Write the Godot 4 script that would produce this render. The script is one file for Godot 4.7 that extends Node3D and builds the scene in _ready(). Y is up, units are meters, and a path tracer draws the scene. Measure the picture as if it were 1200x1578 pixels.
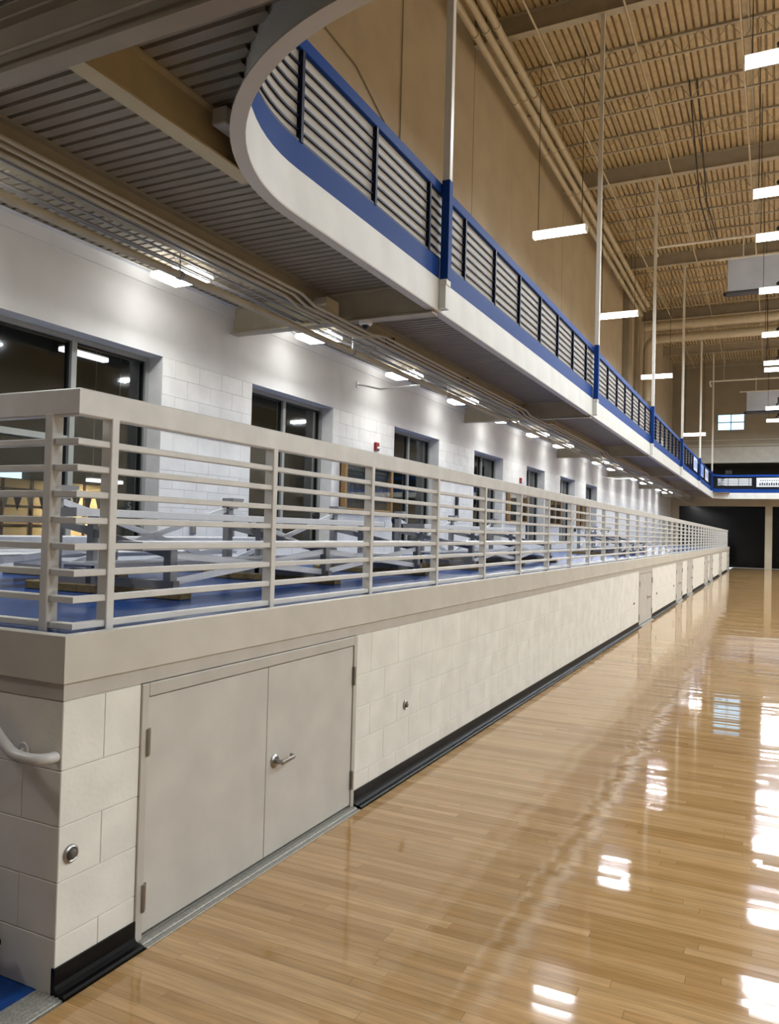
extends Node3D
# A gymnasium seen along its side: raised platform with railing, walkway above, maple floor, steel roof.
# Wall of the platform at x = -2.3, camera at the origin, the hall runs towards -z.

var rng := RandomNumberGenerator.new()
var M := {}
const ORD := ["first", "second", "third", "fourth", "fifth", "sixth", "seventh", "eighth", "ninth", "tenth", "eleventh", "twelfth", "thirteenth", "fourteenth", "fifteenth", "sixteenth", "seventeenth", "eighteenth", "nineteenth", "twentieth"]
const END_Z := -52.0
const LAMP := 14.0        # how bright the hall lamps glow
const HALL := 22.0        # energy of the hall lamps' lights
const BAY := 4.0         # energy of the lamps under the walkway

# ---------------------------------------------------------------- geometry helpers
func S() -> SurfaceTool:
	var s := SurfaceTool.new()
	s.begin(Mesh.PRIMITIVE_TRIANGLES)
	return s

func tri(s: SurfaceTool, a: Vector3, b: Vector3, c: Vector3, na: Vector3, nb: Vector3, nc: Vector3) -> void:
	if (b - a).cross(c - a).dot(na + nb + nc) > 0.0:
		var t := b
		b = c
		c = t
		t = nb
		nb = nc
		nc = t
	s.set_normal(na)
	s.add_vertex(a)
	s.set_normal(nb)
	s.add_vertex(b)
	s.set_normal(nc)
	s.add_vertex(c)

func quad(s: SurfaceTool, a: Vector3, b: Vector3, c: Vector3, d: Vector3, n: Vector3) -> void:
	tri(s, a, b, c, n, n, n)
	tri(s, a, c, d, n, n, n)

func obox(s: SurfaceTool, t: Transform3D, size: Vector3, ch: float = 0.0) -> void:
	var h := size * 0.5
	var e := Vector3(maxf(h.x - ch, 0.0), maxf(h.y - ch, 0.0), maxf(h.z - ch, 0.0))
	var ax := [Vector3.RIGHT, Vector3.UP, Vector3.BACK]
	for i in 3:
		var j := (i + 1) % 3
		var k := (i + 2) % 3
		for sg in [-1.0, 1.0]:
			var c: Vector3 = ax[i] * (h[i] * sg)
			var u: Vector3 = ax[j] * e[j]
			var v: Vector3 = ax[k] * e[k]
			quad(s, t * (c - u - v), t * (c + u - v), t * (c + u + v), t * (c - u + v), (t.basis * (ax[i] * sg)).normalized())
	if ch <= 0.0:
		return
	for i in 3:
		var j := (i + 1) % 3
		var k := (i + 2) % 3
		for sj in [-1.0, 1.0]:
			for sk in [-1.0, 1.0]:
				var p: Vector3 = ax[j] * (h[j] * sj) + ax[k] * (e[k] * sk)
				var q: Vector3 = ax[j] * (e[j] * sj) + ax[k] * (h[k] * sk)
				var u: Vector3 = ax[i] * e[i]
				quad(s, t * (p - u), t * (p + u), t * (q + u), t * (q - u), (t.basis * (ax[j] * sj + ax[k] * sk)).normalized())
	for sx in [-1.0, 1.0]:
		for sy in [-1.0, 1.0]:
			for sz in [-1.0, 1.0]:
				var n: Vector3 = (t.basis * Vector3(sx, sy, sz)).normalized()
				tri(s, t * Vector3(h.x * sx, e.y * sy, e.z * sz), t * Vector3(e.x * sx, h.y * sy, e.z * sz), t * Vector3(e.x * sx, e.y * sy, h.z * sz), n, n, n)

func box(s: SurfaceTool, lo: Vector3, hi: Vector3, ch: float = 0.0) -> void:
	obox(s, Transform3D(Basis(), (lo + hi) * 0.5), (hi - lo).abs(), ch)

func bar(s: SurfaceTool, p: Vector3, q: Vector3, w: float, h: float, up: Vector3 = Vector3.UP, ch: float = 0.0) -> void:
	var z := (q - p).normalized()
	if absf(z.dot(up)) > 0.99:
		up = Vector3.RIGHT
	var x := up.cross(z).normalized()
	obox(s, Transform3D(Basis(x, z.cross(x), z), (p + q) * 0.5), Vector3(w, h, (q - p).length()), ch)

func tube(s: SurfaceTool, pts: Array, r: float, n: int = 8, caps: bool = true) -> void:
	var rings := []
	var norms := []
	var ref := Vector3.UP
	var d0: Vector3 = (pts[1] - pts[0]).normalized()
	if absf(d0.dot(ref)) > 0.9:
		ref = Vector3.RIGHT
	for i in pts.size():
		var d: Vector3
		if i == 0:
			d = pts[1] - pts[0]
		elif i == pts.size() - 1:
			d = pts[i] - pts[i - 1]
		else:
			d = (pts[i] - pts[i - 1]).normalized() + (pts[i + 1] - pts[i]).normalized()
		d = d.normalized()
		var u := ref.cross(d).normalized()
		var v := d.cross(u)
		ref = v
		var ring := []
		var nn := []
		for k in n:
			var a := TAU * k / n
			var o: Vector3 = u * cos(a) + v * sin(a)
			nn.append(o)
			ring.append(pts[i] + o * r)
		rings.append(ring)
		norms.append(nn)
	for i in pts.size() - 1:
		for k in n:
			var l := (k + 1) % n
			tri(s, rings[i][k], rings[i][l], rings[i + 1][l], norms[i][k], norms[i][l], norms[i + 1][l])
			tri(s, rings[i][k], rings[i + 1][l], rings[i + 1][k], norms[i][k], norms[i + 1][l], norms[i + 1][k])
	if caps:
		for e in [0, pts.size() - 1]:
			var nrm: Vector3 = (pts[0] - pts[1]).normalized() if e == 0 else (pts[e] - pts[e - 1]).normalized()
			for k in range(1, n - 1):
				tri(s, rings[e][0], rings[e][k], rings[e][k + 1], nrm, nrm, nrm)

func lathe(s: SurfaceTool, t: Transform3D, prof: Array, n: int = 24) -> void:  # profile of (radius, height) round the local y axis
	for i in prof.size() - 1:
		var a: Vector2 = prof[i]
		var b: Vector2 = prof[i + 1]
		var nr := Vector2(b.y - a.y, a.x - b.x).normalized()
		for k in n:
			var p := TAU * k / n
			var q := TAU * (k + 1) / n
			var dp := Vector3(cos(p), 0, sin(p))
			var dq := Vector3(cos(q), 0, sin(q))
			var np: Vector3 = t.basis * (dp * nr.x + Vector3.UP * nr.y)
			var nq: Vector3 = t.basis * (dq * nr.x + Vector3.UP * nr.y)
			if a.x > 0.0001:
				tri(s, t * (dp * a.x + Vector3.UP * a.y), t * (dq * a.x + Vector3.UP * a.y), t * (dq * b.x + Vector3.UP * b.y), np, nq, nq)
			if b.x > 0.0001:
				tri(s, t * (dp * a.x + Vector3.UP * a.y), t * (dq * b.x + Vector3.UP * b.y), t * (dp * b.x + Vector3.UP * b.y), np, nq, np)

func sweep(s: SurfaceTool, path: PackedVector2Array, prof: PackedVector2Array, smooth: bool = false, closed: bool = true) -> void:
	# path in (x, z); profile in (out, y); out is to the left of travel seen from below: (-dz, dx)
	var segs := []
	for i in path.size() - 1:
		var d := (path[i + 1] - path[i]).normalized()
		segs.append(Vector2(-d.y, d.x))
	var outs := []
	var scale := []
	for i in path.size():
		if i == 0:
			outs.append(segs[0])
			scale.append(1.0)
		elif i == path.size() - 1:
			outs.append(segs[-1])
			scale.append(1.0)
		else:
			var o: Vector2 = (segs[i - 1] + segs[i]).normalized()
			outs.append(o)
			scale.append(1.0 / maxf(o.dot(segs[i]), 0.2))
	var area := 0.0
	for k in prof.size():
		area += prof[k].cross(prof[(k + 1) % prof.size()])
	var count := prof.size() if closed else prof.size() - 1
	for k in count:
		var a := prof[k]
		var b := prof[(k + 1) % prof.size()]
		var e := b - a
		var nn := Vector2(e.y, -e.x).normalized()
		if area < 0.0:
			nn = -nn
		for i in path.size() - 1:
			var pts := []
			for j in [[i, a], [i + 1, a], [i + 1, b], [i, b]]:
				var o: Vector2 = outs[j[0]] * scale[j[0]] * j[1].x
				pts.append(Vector3(path[j[0]].x + o.x, j[1].y, path[j[0]].y + o.y))
			var o0: Vector2 = outs[i] if smooth else segs[i]
			var o1: Vector2 = outs[i + 1] if smooth else segs[i]
			var n0 := Vector3(o0.x * nn.x, nn.y, o0.y * nn.x)
			var n1 := Vector3(o1.x * nn.x, nn.y, o1.y * nn.x)
			tri(s, pts[0], pts[1], pts[2], n0, n1, n1)
			tri(s, pts[0], pts[2], pts[3], n0, n1, n0)
	if closed:
		var idx := Geometry2D.triangulate_polygon(prof)
		for e in [0, path.size() - 1]:
			var d := path[1] - path[0] if e == 0 else path[e - 1] - path[e]
			var n := -Vector3(d.x, 0, d.y).normalized()
			for t in range(0, idx.size(), 3):
				var pts := []
				for m in 3:
					var pr := prof[idx[t + m]]
					pts.append(Vector3(path[e].x + outs[e].x * pr.x, pr.y, path[e].y + outs[e].y * pr.x))
				tri(s, pts[0], pts[1], pts[2], n, n, n)

func rect(o0: float, o1: float, y0: float, y1: float) -> PackedVector2Array:
	return PackedVector2Array([Vector2(o0, y0), Vector2(o1, y0), Vector2(o1, y1), Vector2(o0, y1)])

func crect(o0: float, o1: float, y0: float, y1: float, c: float) -> PackedVector2Array:
	return PackedVector2Array([Vector2(o0 + c, y0), Vector2(o1 - c, y0), Vector2(o1, y0 + c), Vector2(o1, y1 - c), Vector2(o1 - c, y1), Vector2(o0 + c, y1), Vector2(o0, y1 - c), Vector2(o0, y0 + c)])

func slab(s: SurfaceTool, poly: PackedVector2Array, y0: float, y1: float) -> void:
	var idx := Geometry2D.triangulate_polygon(poly)
	for t in range(0, idx.size(), 3):
		for yy in [[y0, Vector3.DOWN], [y1, Vector3.UP]]:
			var p := []
			for m in 3:
				p.append(Vector3(poly[idx[t + m]].x, yy[0], poly[idx[t + m]].y))
			tri(s, p[0], p[1], p[2], yy[1], yy[1], yy[1])
	var area := 0.0
	for k in poly.size():
		area += poly[k].cross(poly[(k + 1) % poly.size()])
	for k in poly.size():
		var a := poly[k]
		var b := poly[(k + 1) % poly.size()]
		var n := Vector3((b - a).y, 0, -(b - a).x).normalized() * signf(area)
		quad(s, Vector3(a.x, y0, a.y), Vector3(b.x, y0, b.y), Vector3(b.x, y1, b.y), Vector3(a.x, y1, a.y), n)

func ibeam(s: SurfaceTool, p: Vector3, q: Vector3, w: float, y0: float, y1: float, tf: float = 0.014, tw: float = 0.012) -> void:
	var pa := PackedVector2Array([Vector2(p.x, p.z), Vector2(q.x, q.z)])
	var h := w * 0.5
	var k := tw * 0.5
	sweep(s, pa, PackedVector2Array([Vector2(-h, y0), Vector2(h, y0), Vector2(h, y0 + tf), Vector2(k, y0 + tf), Vector2(k, y1 - tf), Vector2(h, y1 - tf), Vector2(h, y1), Vector2(-h, y1), Vector2(-h, y1 - tf), Vector2(-k, y1 - tf), Vector2(-k, y0 + tf), Vector2(-h, y0 + tf)]))

# ---------------------------------------------------------------- scene helpers
func put(called: String, what, mat: Material, parent: Node = null, at: Vector3 = Vector3.ZERO) -> MeshInstance3D:
	var o := MeshInstance3D.new()
	o.name = called
	o.mesh = what.commit() if what is SurfaceTool else what
	o.material_override = mat
	o.position = at
	if parent == null:
		add_child(o, true)
		if has_node(NodePath(called)) and o.name != called:
			o.name = numbered(called)
	else:
		parent.add_child(o, true)
	return o

var taken := {}
func numbered(called: String) -> String:
	if not taken.has(called):
		taken[called] = 0
		return called
	taken[called] += 1
	return "%s_%03d" % [called, taken[called]]

func tag(o: Node, label: String, category: String, group: String = "") -> void:
	o.set_meta("label", label)
	o.set_meta("category", category)
	if group:
		o.set_meta("group", group)

func thing(called: String, label: String, category: String, at: Vector3 = Vector3.ZERO, group: String = "") -> Node3D:
	var o := Node3D.new()
	o.name = numbered(called)
	add_child(o)
	o.position = at
	tag(o, label, category, group)
	return o

func single(called: String, s, mat: Material, label: String, category: String, at: Vector3 = Vector3.ZERO, group: String = "") -> MeshInstance3D:
	var o := put(numbered(called), s, mat, self, at)
	tag(o, label, category, group)
	return o

func structure(called: String, s: SurfaceTool, mat: Material, label: String, category: String) -> MeshInstance3D:
	var o := put(numbered(called), s, mat, self)
	tag(o, label, category)
	o.set_meta("kind", "structure")
	return o

func copy(o: Node3D, at: Vector3, label: String) -> Node3D:
	var c: Node3D = o.duplicate()
	var base := String(o.name)
	c.name = numbered(base)
	add_child(c)
	c.position = at
	c.set_meta("label", label)
	return c

# ---------------------------------------------------------------- materials
func noise_tex(freq: float, seed_: int, lo: Color, hi: Color, normal: bool = false, bump: float = 4.0, size: int = 256) -> NoiseTexture2D:
	var n := FastNoiseLite.new()
	n.seed = seed_
	n.frequency = freq
	n.fractal_octaves = 4
	var t := NoiseTexture2D.new()
	t.width = size
	t.height = size
	t.seamless = true
	t.noise = n
	if normal:
		t.as_normal_map = true
		t.bump_strength = bump
	else:
		var g := Gradient.new()
		g.set_color(0, lo)
		g.set_color(1, hi)
		t.color_ramp = g
	return t

func mat(c: Color, rough: float = 0.6, metal: float = 0.0, spec: float = 0.5) -> StandardMaterial3D:
	var m := StandardMaterial3D.new()
	m.albedo_color = c
	m.roughness = rough
	m.metallic = metal
	m.metallic_specular = spec
	return m

func mottled(c: Color, rough: float, tex: Texture2D, scale: float, bump: Texture2D = null, depth: float = 0.0) -> StandardMaterial3D:
	var m := mat(c, rough)
	m.albedo_texture = tex
	m.uv1_triplanar = true
	m.uv1_world_triplanar = true
	m.uv1_scale = Vector3.ONE * scale
	if bump:
		m.heightmap_enabled = true
		m.heightmap_texture = bump
		m.heightmap_scale = depth
	return m

func glow(c: Color, e: float) -> StandardMaterial3D:
	var m := mat(Color(0.9, 0.9, 0.9), 0.4)
	m.emission_enabled = true
	m.emission = c
	m.emission_energy_multiplier = e
	return m

func materials() -> void:
	var soft := noise_tex(0.012, 3, Color(0.93, 0.93, 0.93), Color(1, 1, 1))
	var stain := noise_tex(0.02, 8, Color(0.86, 0.85, 0.83), Color(1, 1, 1))
	var pits := noise_tex(0.16, 5, Color(0, 0, 0), Color(1, 1, 1))
	M.cream = []
	for k in 3:
		var f: float = [1.0, 0.993, 0.984][k]
		M.cream.append(mottled(Color(0.90 * f, 0.885 * f, 0.84 * f), 0.55, soft, 0.9, pits, 0.05))
	M.mortar = mottled(Color(0.87, 0.855, 0.81), 0.8, soft, 1.0, pits, 0.06)
	M.white = []
	for k in 3:
		var f: float = [1.0, 0.993, 0.984][k]
		M.white.append(mottled(Color(0.89 * f, 0.89 * f, 0.885 * f), 0.55, soft, 0.7, pits, 0.04))
	M.white_mortar = mottled(Color(0.84, 0.84, 0.835), 0.8, soft, 1.0)
	M.plaster = mottled(Color(0.86, 0.86, 0.86), 0.9, soft, 0.35)
	M.plaster.metallic_specular = 0.2
	M.rail = mottled(Color(0.81, 0.80, 0.775), 0.38, soft, 1.3)
	M.ledge = mottled(Color(0.78, 0.755, 0.70), 0.5, soft, 0.8)
	M.door = mottled(Color(0.77, 0.75, 0.71), 0.42, soft, 0.8)
	M.frame = mottled(Color(0.74, 0.715, 0.67), 0.42, soft, 1.0)
	M.tan = mottled(Color(0.745, 0.70, 0.615), 0.75, soft, 0.25)
	M.tan_dark = mottled(Color(0.585, 0.545, 0.475), 0.75, soft, 0.25)
	M.tan_steel = mottled(Color(0.68, 0.645, 0.575), 0.55, soft, 0.8)
	M.deck = mottled(Color(0.765, 0.69, 0.55), 0.6, stain, 0.6)
	M.pipe = mottled(Color(0.76, 0.715, 0.62), 0.45, soft, 1.0)
	M.fascia = mottled(Color(0.85, 0.85, 0.825), 0.5, soft, 0.5)
	M.fascia_edge = mat(Color(0.72, 0.70, 0.66), 0.55)
	M.soffit = mottled(Color(0.57, 0.53, 0.46), 0.6, soft, 0.6)
	M.soffit_beam = mottled(Color(0.68, 0.64, 0.55), 0.55, soft, 0.8)
	M.edge_beam = mottled(Color(0.70, 0.645, 0.51), 0.55, soft, 0.8)
	M.mid_beam = mottled(Color(0.60, 0.555, 0.46), 0.55, soft, 0.8)
	M.blue = mat(Color(0.10, 0.24, 0.51), 0.5, 0.0, 0.18)
	M.navy = mat(Color(0.04, 0.07, 0.18), 0.45, 0.0, 0.3)
	M.mesh_panel = mottled(Color(0.74, 0.72, 0.68), 0.6, noise_tex(0.25, 9, Color(0.78, 0.78, 0.78), Color(1, 1, 1)), 2.2)
	M.blue_floor = mottled(Color(0.02, 0.28, 0.58), 0.25, noise_tex(0.05, 12, Color(0.8, 0.8, 0.8), Color(1, 1, 1)), 1.0)
	M.black = mat(Color(0.03, 0.03, 0.032), 0.4)
	M.rubber = mat(Color(0.012, 0.012, 0.013), 0.4, 0.0, 0.3)
	M.dark = mat(Color(0.02, 0.024, 0.025), 0.15, 0.0, 0.35)
	M.alu = mottled(Color(0.84, 0.85, 0.87), 0.38, noise_tex(0.05, 21, Color(0.95, 0.95, 0.95), Color(1, 1, 1)), 2.0)
	M.alu.metallic = 0.25
	M.alu_dark = mat(Color(0.50, 0.50, 0.51), 0.45, 0.25)
	M.steel = mat(Color(0.62, 0.61, 0.59), 0.28, 0.9)
	M.sill = mottled(Color(0.72, 0.71, 0.68), 0.45, noise_tex(0.08, 17, Color(0.72, 0.71, 0.68), Color(1, 1, 1)), 3.0)
	M.sill.metallic = 0.35
	M.wood = mottled(Color(0.50, 0.43, 0.26), 0.6, noise_tex(0.03, 30, Color(0.75, 0.72, 0.66), Color(1, 1, 1)), 3.0)
	M.case_wood = mottled(Color(0.60, 0.47, 0.29), 0.4, noise_tex(0.03, 31, Color(0.78, 0.75, 0.7), Color(1, 1, 1)), 3.0)
	M.alu_frame = mat(Color(0.60, 0.61, 0.60), 0.35, 0.3)
	M.glass = mat(Color(0.05, 0.09, 0.08, 0.32), 0.03)
	M.glass.transparency = BaseMaterial3D.TRANSPARENCY_ALPHA
	M.clear = mat(Color(0.3, 0.4, 0.4, 0.05), 0.02)
	M.clear.transparency = BaseMaterial3D.TRANSPARENCY_ALPHA
	M.white_paint = mat(Color(0.86, 0.85, 0.82), 0.35)
	M.wire = mat(Color(0.13, 0.11, 0.09), 0.6)
	M.red = mat(Color(0.48, 0.03, 0.05), 0.35)
	M.fabric = mottled(Color(0.90, 0.93, 0.98), 0.8, soft, 0.3)
	M.fabric.backlight_enabled = true
	M.fabric.backlight = Color(0.85, 0.87, 0.9)
	M.lamp = glow(Color(1.0, 0.985, 0.95), LAMP)
	M.bay = glow(Color(1.0, 1.0, 0.985), 12.0)
	M.pool_lamp = glow(Color(0.95, 0.97, 1.0), 3.0)
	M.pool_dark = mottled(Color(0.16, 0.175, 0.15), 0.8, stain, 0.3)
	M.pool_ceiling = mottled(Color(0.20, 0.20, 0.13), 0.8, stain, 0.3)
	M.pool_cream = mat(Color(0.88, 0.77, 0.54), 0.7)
	M.pool_brown = mat(Color(0.28, 0.15, 0.08), 0.6)
	M.pool_tile = mat(Color(0.22, 0.27, 0.27), 0.3)
	M.navy_cloth = mat(Color(0.05, 0.06, 0.22), 0.8)
	M.light_cloth = mat(Color(0.66, 0.66, 0.64), 0.8)
	M.white_cloth = mat(Color(0.85, 0.86, 0.9), 0.8)

# ---------------------------------------------------------------- lights
func area_light(parent: Node3D, at: Vector3, size: Vector2, energy: float, c: Color, lean: float = 0.0) -> void:
	var l := AreaLight3D.new()
	l.name = "lamp_light"
	l.area_size = size
	l.area_normalize_energy = true
	l.light_energy = energy
	l.light_color = c
	l.shadow_enabled = true
	l.area_range = 80.0
	l.area_attenuation = 2.0
	l.position = at
	l.transform = Transform3D(Basis(Vector3.BACK, deg_to_rad(lean)) * Basis(Vector3.RIGHT, -PI / 2), at)
	parent.add_child(l, true)

func hall_lamp(at: Vector3, label: String, group: String, bracket: bool, energy: float, len: float = 1.24) -> void:
	var t := thing("pendant_lamp", label, "pendant lamp", at, group)
	var s := S()
	sweep(s, PackedVector2Array([Vector2(-len / 2, 0), Vector2(len / 2, 0)]), PackedVector2Array([Vector2(-0.06, -0.06), Vector2(0.06, -0.06), Vector2(0.095, -0.02), Vector2(0.095, 0.075), Vector2(-0.095, 0.075), Vector2(-0.095, -0.02)]))
	put("diffuser", s, M.lamp, t)
	s = S()
	box(s, Vector3(-len / 2 - 0.02, 0.076, -0.06), Vector3(len / 2 + 0.02, 0.115, 0.06), 0.01)
	for e in [-1.0, 1.0]:
		box(s, Vector3(e * (len / 2 + 0.01) - 0.012, -0.06, -0.098), Vector3(e * (len / 2 + 0.01) + 0.012, 0.08, 0.098), 0.006)
	put("housing", s, M.white_paint, t)
	s = S()
	for e in [-0.42, 0.42]:
		tube(s, [Vector3(e * len, 0.115, 0), Vector3(e * len, 12.56 - at.y, 0)], 0.008, 5)
	put("suspension_wire", s, M.wire, t)
	if bracket:
		s = S()
		box(s, Vector3(-0.1, 0.22, -0.06), Vector3(0.14, 0.55, 0.06), 0.02)
		bar(s, Vector3(-0.16, 0.16, 0), Vector3(-0.02, 0.28, 0), 0.08, 0.09)
		tube(s, [Vector3(0.02, 0.5, 0), Vector3(0.02, 0.66, 0)], 0.03, 8)
		put("driver_box", s, M.black, t)
	area_light(t, Vector3(0, -0.066, 0), Vector2(len, 0.12), energy, Color(0.925, 0.965, 1.0))

# ---------------------------------------------------------------- walls
var block_cache := {}
func block(parent: Node3D, mats: Array, at: Vector3, along_z: bool, length: float, height: float, depth: float) -> void:
	var key := "%s %.3f %.3f %.3f" % [along_z, length, height, depth]
	if not block_cache.has(key):
		var s := S()
		var size := Vector3(depth, height, length) if along_z else Vector3(length, height, depth)
		obox(s, Transform3D(), size, 0.0018)
		block_cache[key] = s.commit()
	put("block", block_cache[key], mats[rng.randi() % mats.size()], parent, at)

func course(parent: Node3D, mats: Array, face: float, z_near: float, z_far: float, y0: float, y1: float, offset: float, depth: float = 0.02) -> void:
	# blocks facing +x between z_near and z_far (z_far < z_near)
	var z := z_near
	var first := true
	while z > z_far + 0.012:
		var l := 0.4
		if first:
			l = offset if offset > 0.0 else 0.4
			first = false
		l = minf(l, z - z_far)
		if z - l - z_far < 0.05:
			l = z - z_far
		block(parent, mats, Vector3(face - depth / 2, (y0 + y1) / 2, z - l / 2), true, l - 0.002, y1 - y0 - 0.003, depth)
		z -= l

func far_course(s: SurfaceTool, face: float, z_near: float, z_far: float, y0: float, y1: float, offset: float, depth: float = 0.02) -> void:
	var z := z_near
	var first := true
	while z > z_far + 0.012:
		var l := 0.4
		if first and offset > 0.0:
			l = offset
		first = false
		l = minf(l, z - z_far)
		box(s, Vector3(face - depth, y0 + 0.0015, z - l + 0.001), Vector3(face, y1 - 0.0015, z - 0.001))
		z -= l

# ================================================================ build
func _ready() -> void:
	rng.seed = 7
	# camera
	var cam := Camera3D.new()
	cam.name = "camera"
	cam.keep_aspect = Camera3D.KEEP_HEIGHT
	cam.fov = rad_to_deg(2.0 * atan(789.0 / 1210.0))
	cam.near = 0.05
	cam.far = 200.0
	add_child(cam)
	var fz := Vector3(594, -44, -1210).normalized()           # the hall's long axis, seen in the camera's own axes
	var hz := Vector3(594 - 3000, -(833 - 3000 * 0.0255 - 789), -1210)
	var up := fz.cross(-hz).normalized()
	if up.y < 0:
		up = -up
	var right := fz.cross(up)
	cam.transform = Transform3D(Basis(right, up, -fz).transposed(), Vector3(0, 1.7, 0))
	cam.current = true
	# sky and exposure
	var we := WorldEnvironment.new()
	we.name = "environment"
	var env := Environment.new()
	env.background_mode = Environment.BG_SKY
	var sky := Sky.new()
	var sm := ProceduralSkyMaterial.new()
	sm.sky_top_color = Color(0.45, 0.72, 0.90)
	sm.sky_horizon_color = Color(0.72, 0.90, 0.98)
	sm.ground_bottom_color = Color(0.3, 0.3, 0.28)
	sm.ground_horizon_color = Color(0.6, 0.66, 0.68)
	sky.sky_material = sm
	env.sky = sky
	env.background_energy_multiplier = 4.5
	env.tonemap_mode = Environment.TONE_MAPPER_LINEAR
	env.tonemap_exposure = 1.0
	env.sdfgi_enabled = true
	env.ssao_enabled = true
	env.ssil_enabled = true
	we.environment = env
	add_child(we)
	materials()
	lamps()
	shell()
	wood_floor()
	platform()
	platform_railing()
	window_wall()
	walkway()
	roof()
	back_end()
	pool_hall()
	bleachers()
	wall_things()
	under_walkway()
	hanging_things()
	stair()

func lamps() -> void:
	# the row along the tan wall
	var row := [[-4.44, 8.5, -17.35], [-4.43, 8.5, -24.6], [-4.38, 8.2, -33.1], [-4.2, 7.6, -47.6]]
	var names := ["linear white pendant lamp close to the tan side wall, nearest one of that row", "linear white pendant lamp by the tan side wall, second one of that row", "linear white pendant lamp in front of the third white hanger pole", "linear white pendant lamp low before the far wall left of the small window"]
	for i in row.size():
		hall_lamp(Vector3(row[i][0], row[i][1], row[i][2]), names[i], "lamps along the tan wall", false, HALL * 0.6, 1.18)
	# the row seen at the right edge
	var zs := [-13.0, -18.1, -20.8, -25.3, -30.8, -35.8, -37.2, -48.0, -43.5]
	for i in zs.size():
		hall_lamp(Vector3(0.12, 9.0 if i < 7 else 8.3, zs[i]), "linear pendant lamp with dark driver box at the right edge, %s from near end" % ORD[i], "lamps down the middle of the court", true, HALL)
	# the rest of the hall, out of view
	for i in 3:
		for k in 6:
			hall_lamp(Vector3([6.0, 11.5, 17.0][i], 9.0, -6.0 - 7.85 * k), "linear pendant lamp out over the court, %s of its row, %s row from the platform" % [ORD[k], ORD[i]], "lamps over the far half of the court", false, HALL * 1.7)
	# square lamps under the walkway over the near end of the court
	for k in 4:
		var t := thing("bay_lamp", "bright square lamp under the near walkway above the maple floor, %s from the platform" % ORD[k], "ceiling lamp", Vector3(2.4 + 3.2 * k, 4.22, -1.5), "square lamps under the near walkway")
		var s := S()
		box(s, Vector3(-0.25, 0.0, -0.19), Vector3(0.25, 0.06, 0.19), 0.015)
		put("diffuser", s, M.bay, t)
		s = S()
		box(s, Vector3(-0.27, 0.061, -0.21), Vector3(0.27, 0.12, 0.21), 0.01)
		put("housing", s, M.white_paint, t)
		area_light(t, Vector3(0, -0.006, 0), Vector2(0.48, 0.36), 8.0, Color(0.94, 0.97, 1.0))

func shell() -> void:
	var s := S()
	box(s, Vector3(-2.3, -0.3, -52.2), Vector3(20.0, -0.016, 4.5))
	structure("floor", s, mat(Color(0.16, 0.10, 0.055), 0.8), "glossy pale maple strip floor of the gym", "floor")
	s = S()
	box(s, Vector3(20.0, -0.3, -52.2), Vector3(20.3, 13.0, 4.8))
	structure("wall_right", s, M.tan, "tan side wall across the court", "wall")
	s = S()
	box(s, Vector3(-6.25, -0.3, 4.5), Vector3(20.3, 13.0, 4.8))
	structure("wall_front", s, M.tan, "tan end wall behind the camera", "wall")

func grain_texture() -> ImageTexture:
	var n := FastNoiseLite.new()
	n.seed = 41
	n.frequency = 0.02
	n.fractal_octaves = 4
	var im := Image.create(512, 256, false, Image.FORMAT_RGB8)
	for y in 256:
		for x in 512:
			var wrap := absf(x - 256.0)
			var v := n.get_noise_2d(wrap * 0.22, y * 2.6) * 0.5 + n.get_noise_2d(wrap * 0.5 + 900.0, y * 7.0) * 0.28
			var f := clampf(0.93 + v * 0.22, 0.6, 1.0)
			im.set_pixel(x, y, Color(f, f * (0.985 + 0.015 * f), f * (0.94 + 0.06 * f)))
	return ImageTexture.create_from_image(im)

func floor_material(c: Color, grain: Texture2D) -> StandardMaterial3D:
	var m := mat(c, 0.06)
	m.albedo_texture = grain
	m.metallic_specular = 0.5
	return m

func board(s: SurfaceTool, x0: float, x1: float, z0: float, z1: float, tilt: float, y: float, uv: Vector2, sides: bool) -> void:
	var w := z0 - z1
	var h := tilt * w * 0.5
	var a := Vector3(x0, y + h, z0)
	var b := Vector3(x1, y + h, z0)
	var c := Vector3(x1, y - h, z1)
	var d := Vector3(x0, y - h, z1)
	var n := Vector3(0, 1, tilt * -1.0).normalized()
	n = (b - a).cross(a - d).normalized()
	if n.y < 0:
		n = -n
	var l := x1 - x0
	var ps := [a, b, c, d]
	var us := [uv, uv + Vector2(l * 0.7, 0), uv + Vector2(l * 0.7, w * 2.2), uv + Vector2(0, w * 2.2)]
	for t in [[0, 1, 2], [0, 2, 3]]:
		var o: Array = t
		if (ps[t[1]] - ps[t[0]]).cross(ps[t[2]] - ps[t[0]]).dot(n) > 0:
			o = [t[0], t[2], t[1]]
		for i in o:
			s.set_normal(n)
			s.set_uv(us[i])
			s.add_vertex(ps[i])
	if sides:
		var dn := Vector3(0, -0.015, 0)
		for e in [[a, b, Vector3.BACK], [c, d, Vector3.FORWARD], [b, c, Vector3.RIGHT], [d, a, Vector3.LEFT]]:
			s.set_uv(uv)
			quad(s, e[0], e[1], e[1] + dn, e[0] + dn, e[2])

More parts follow.
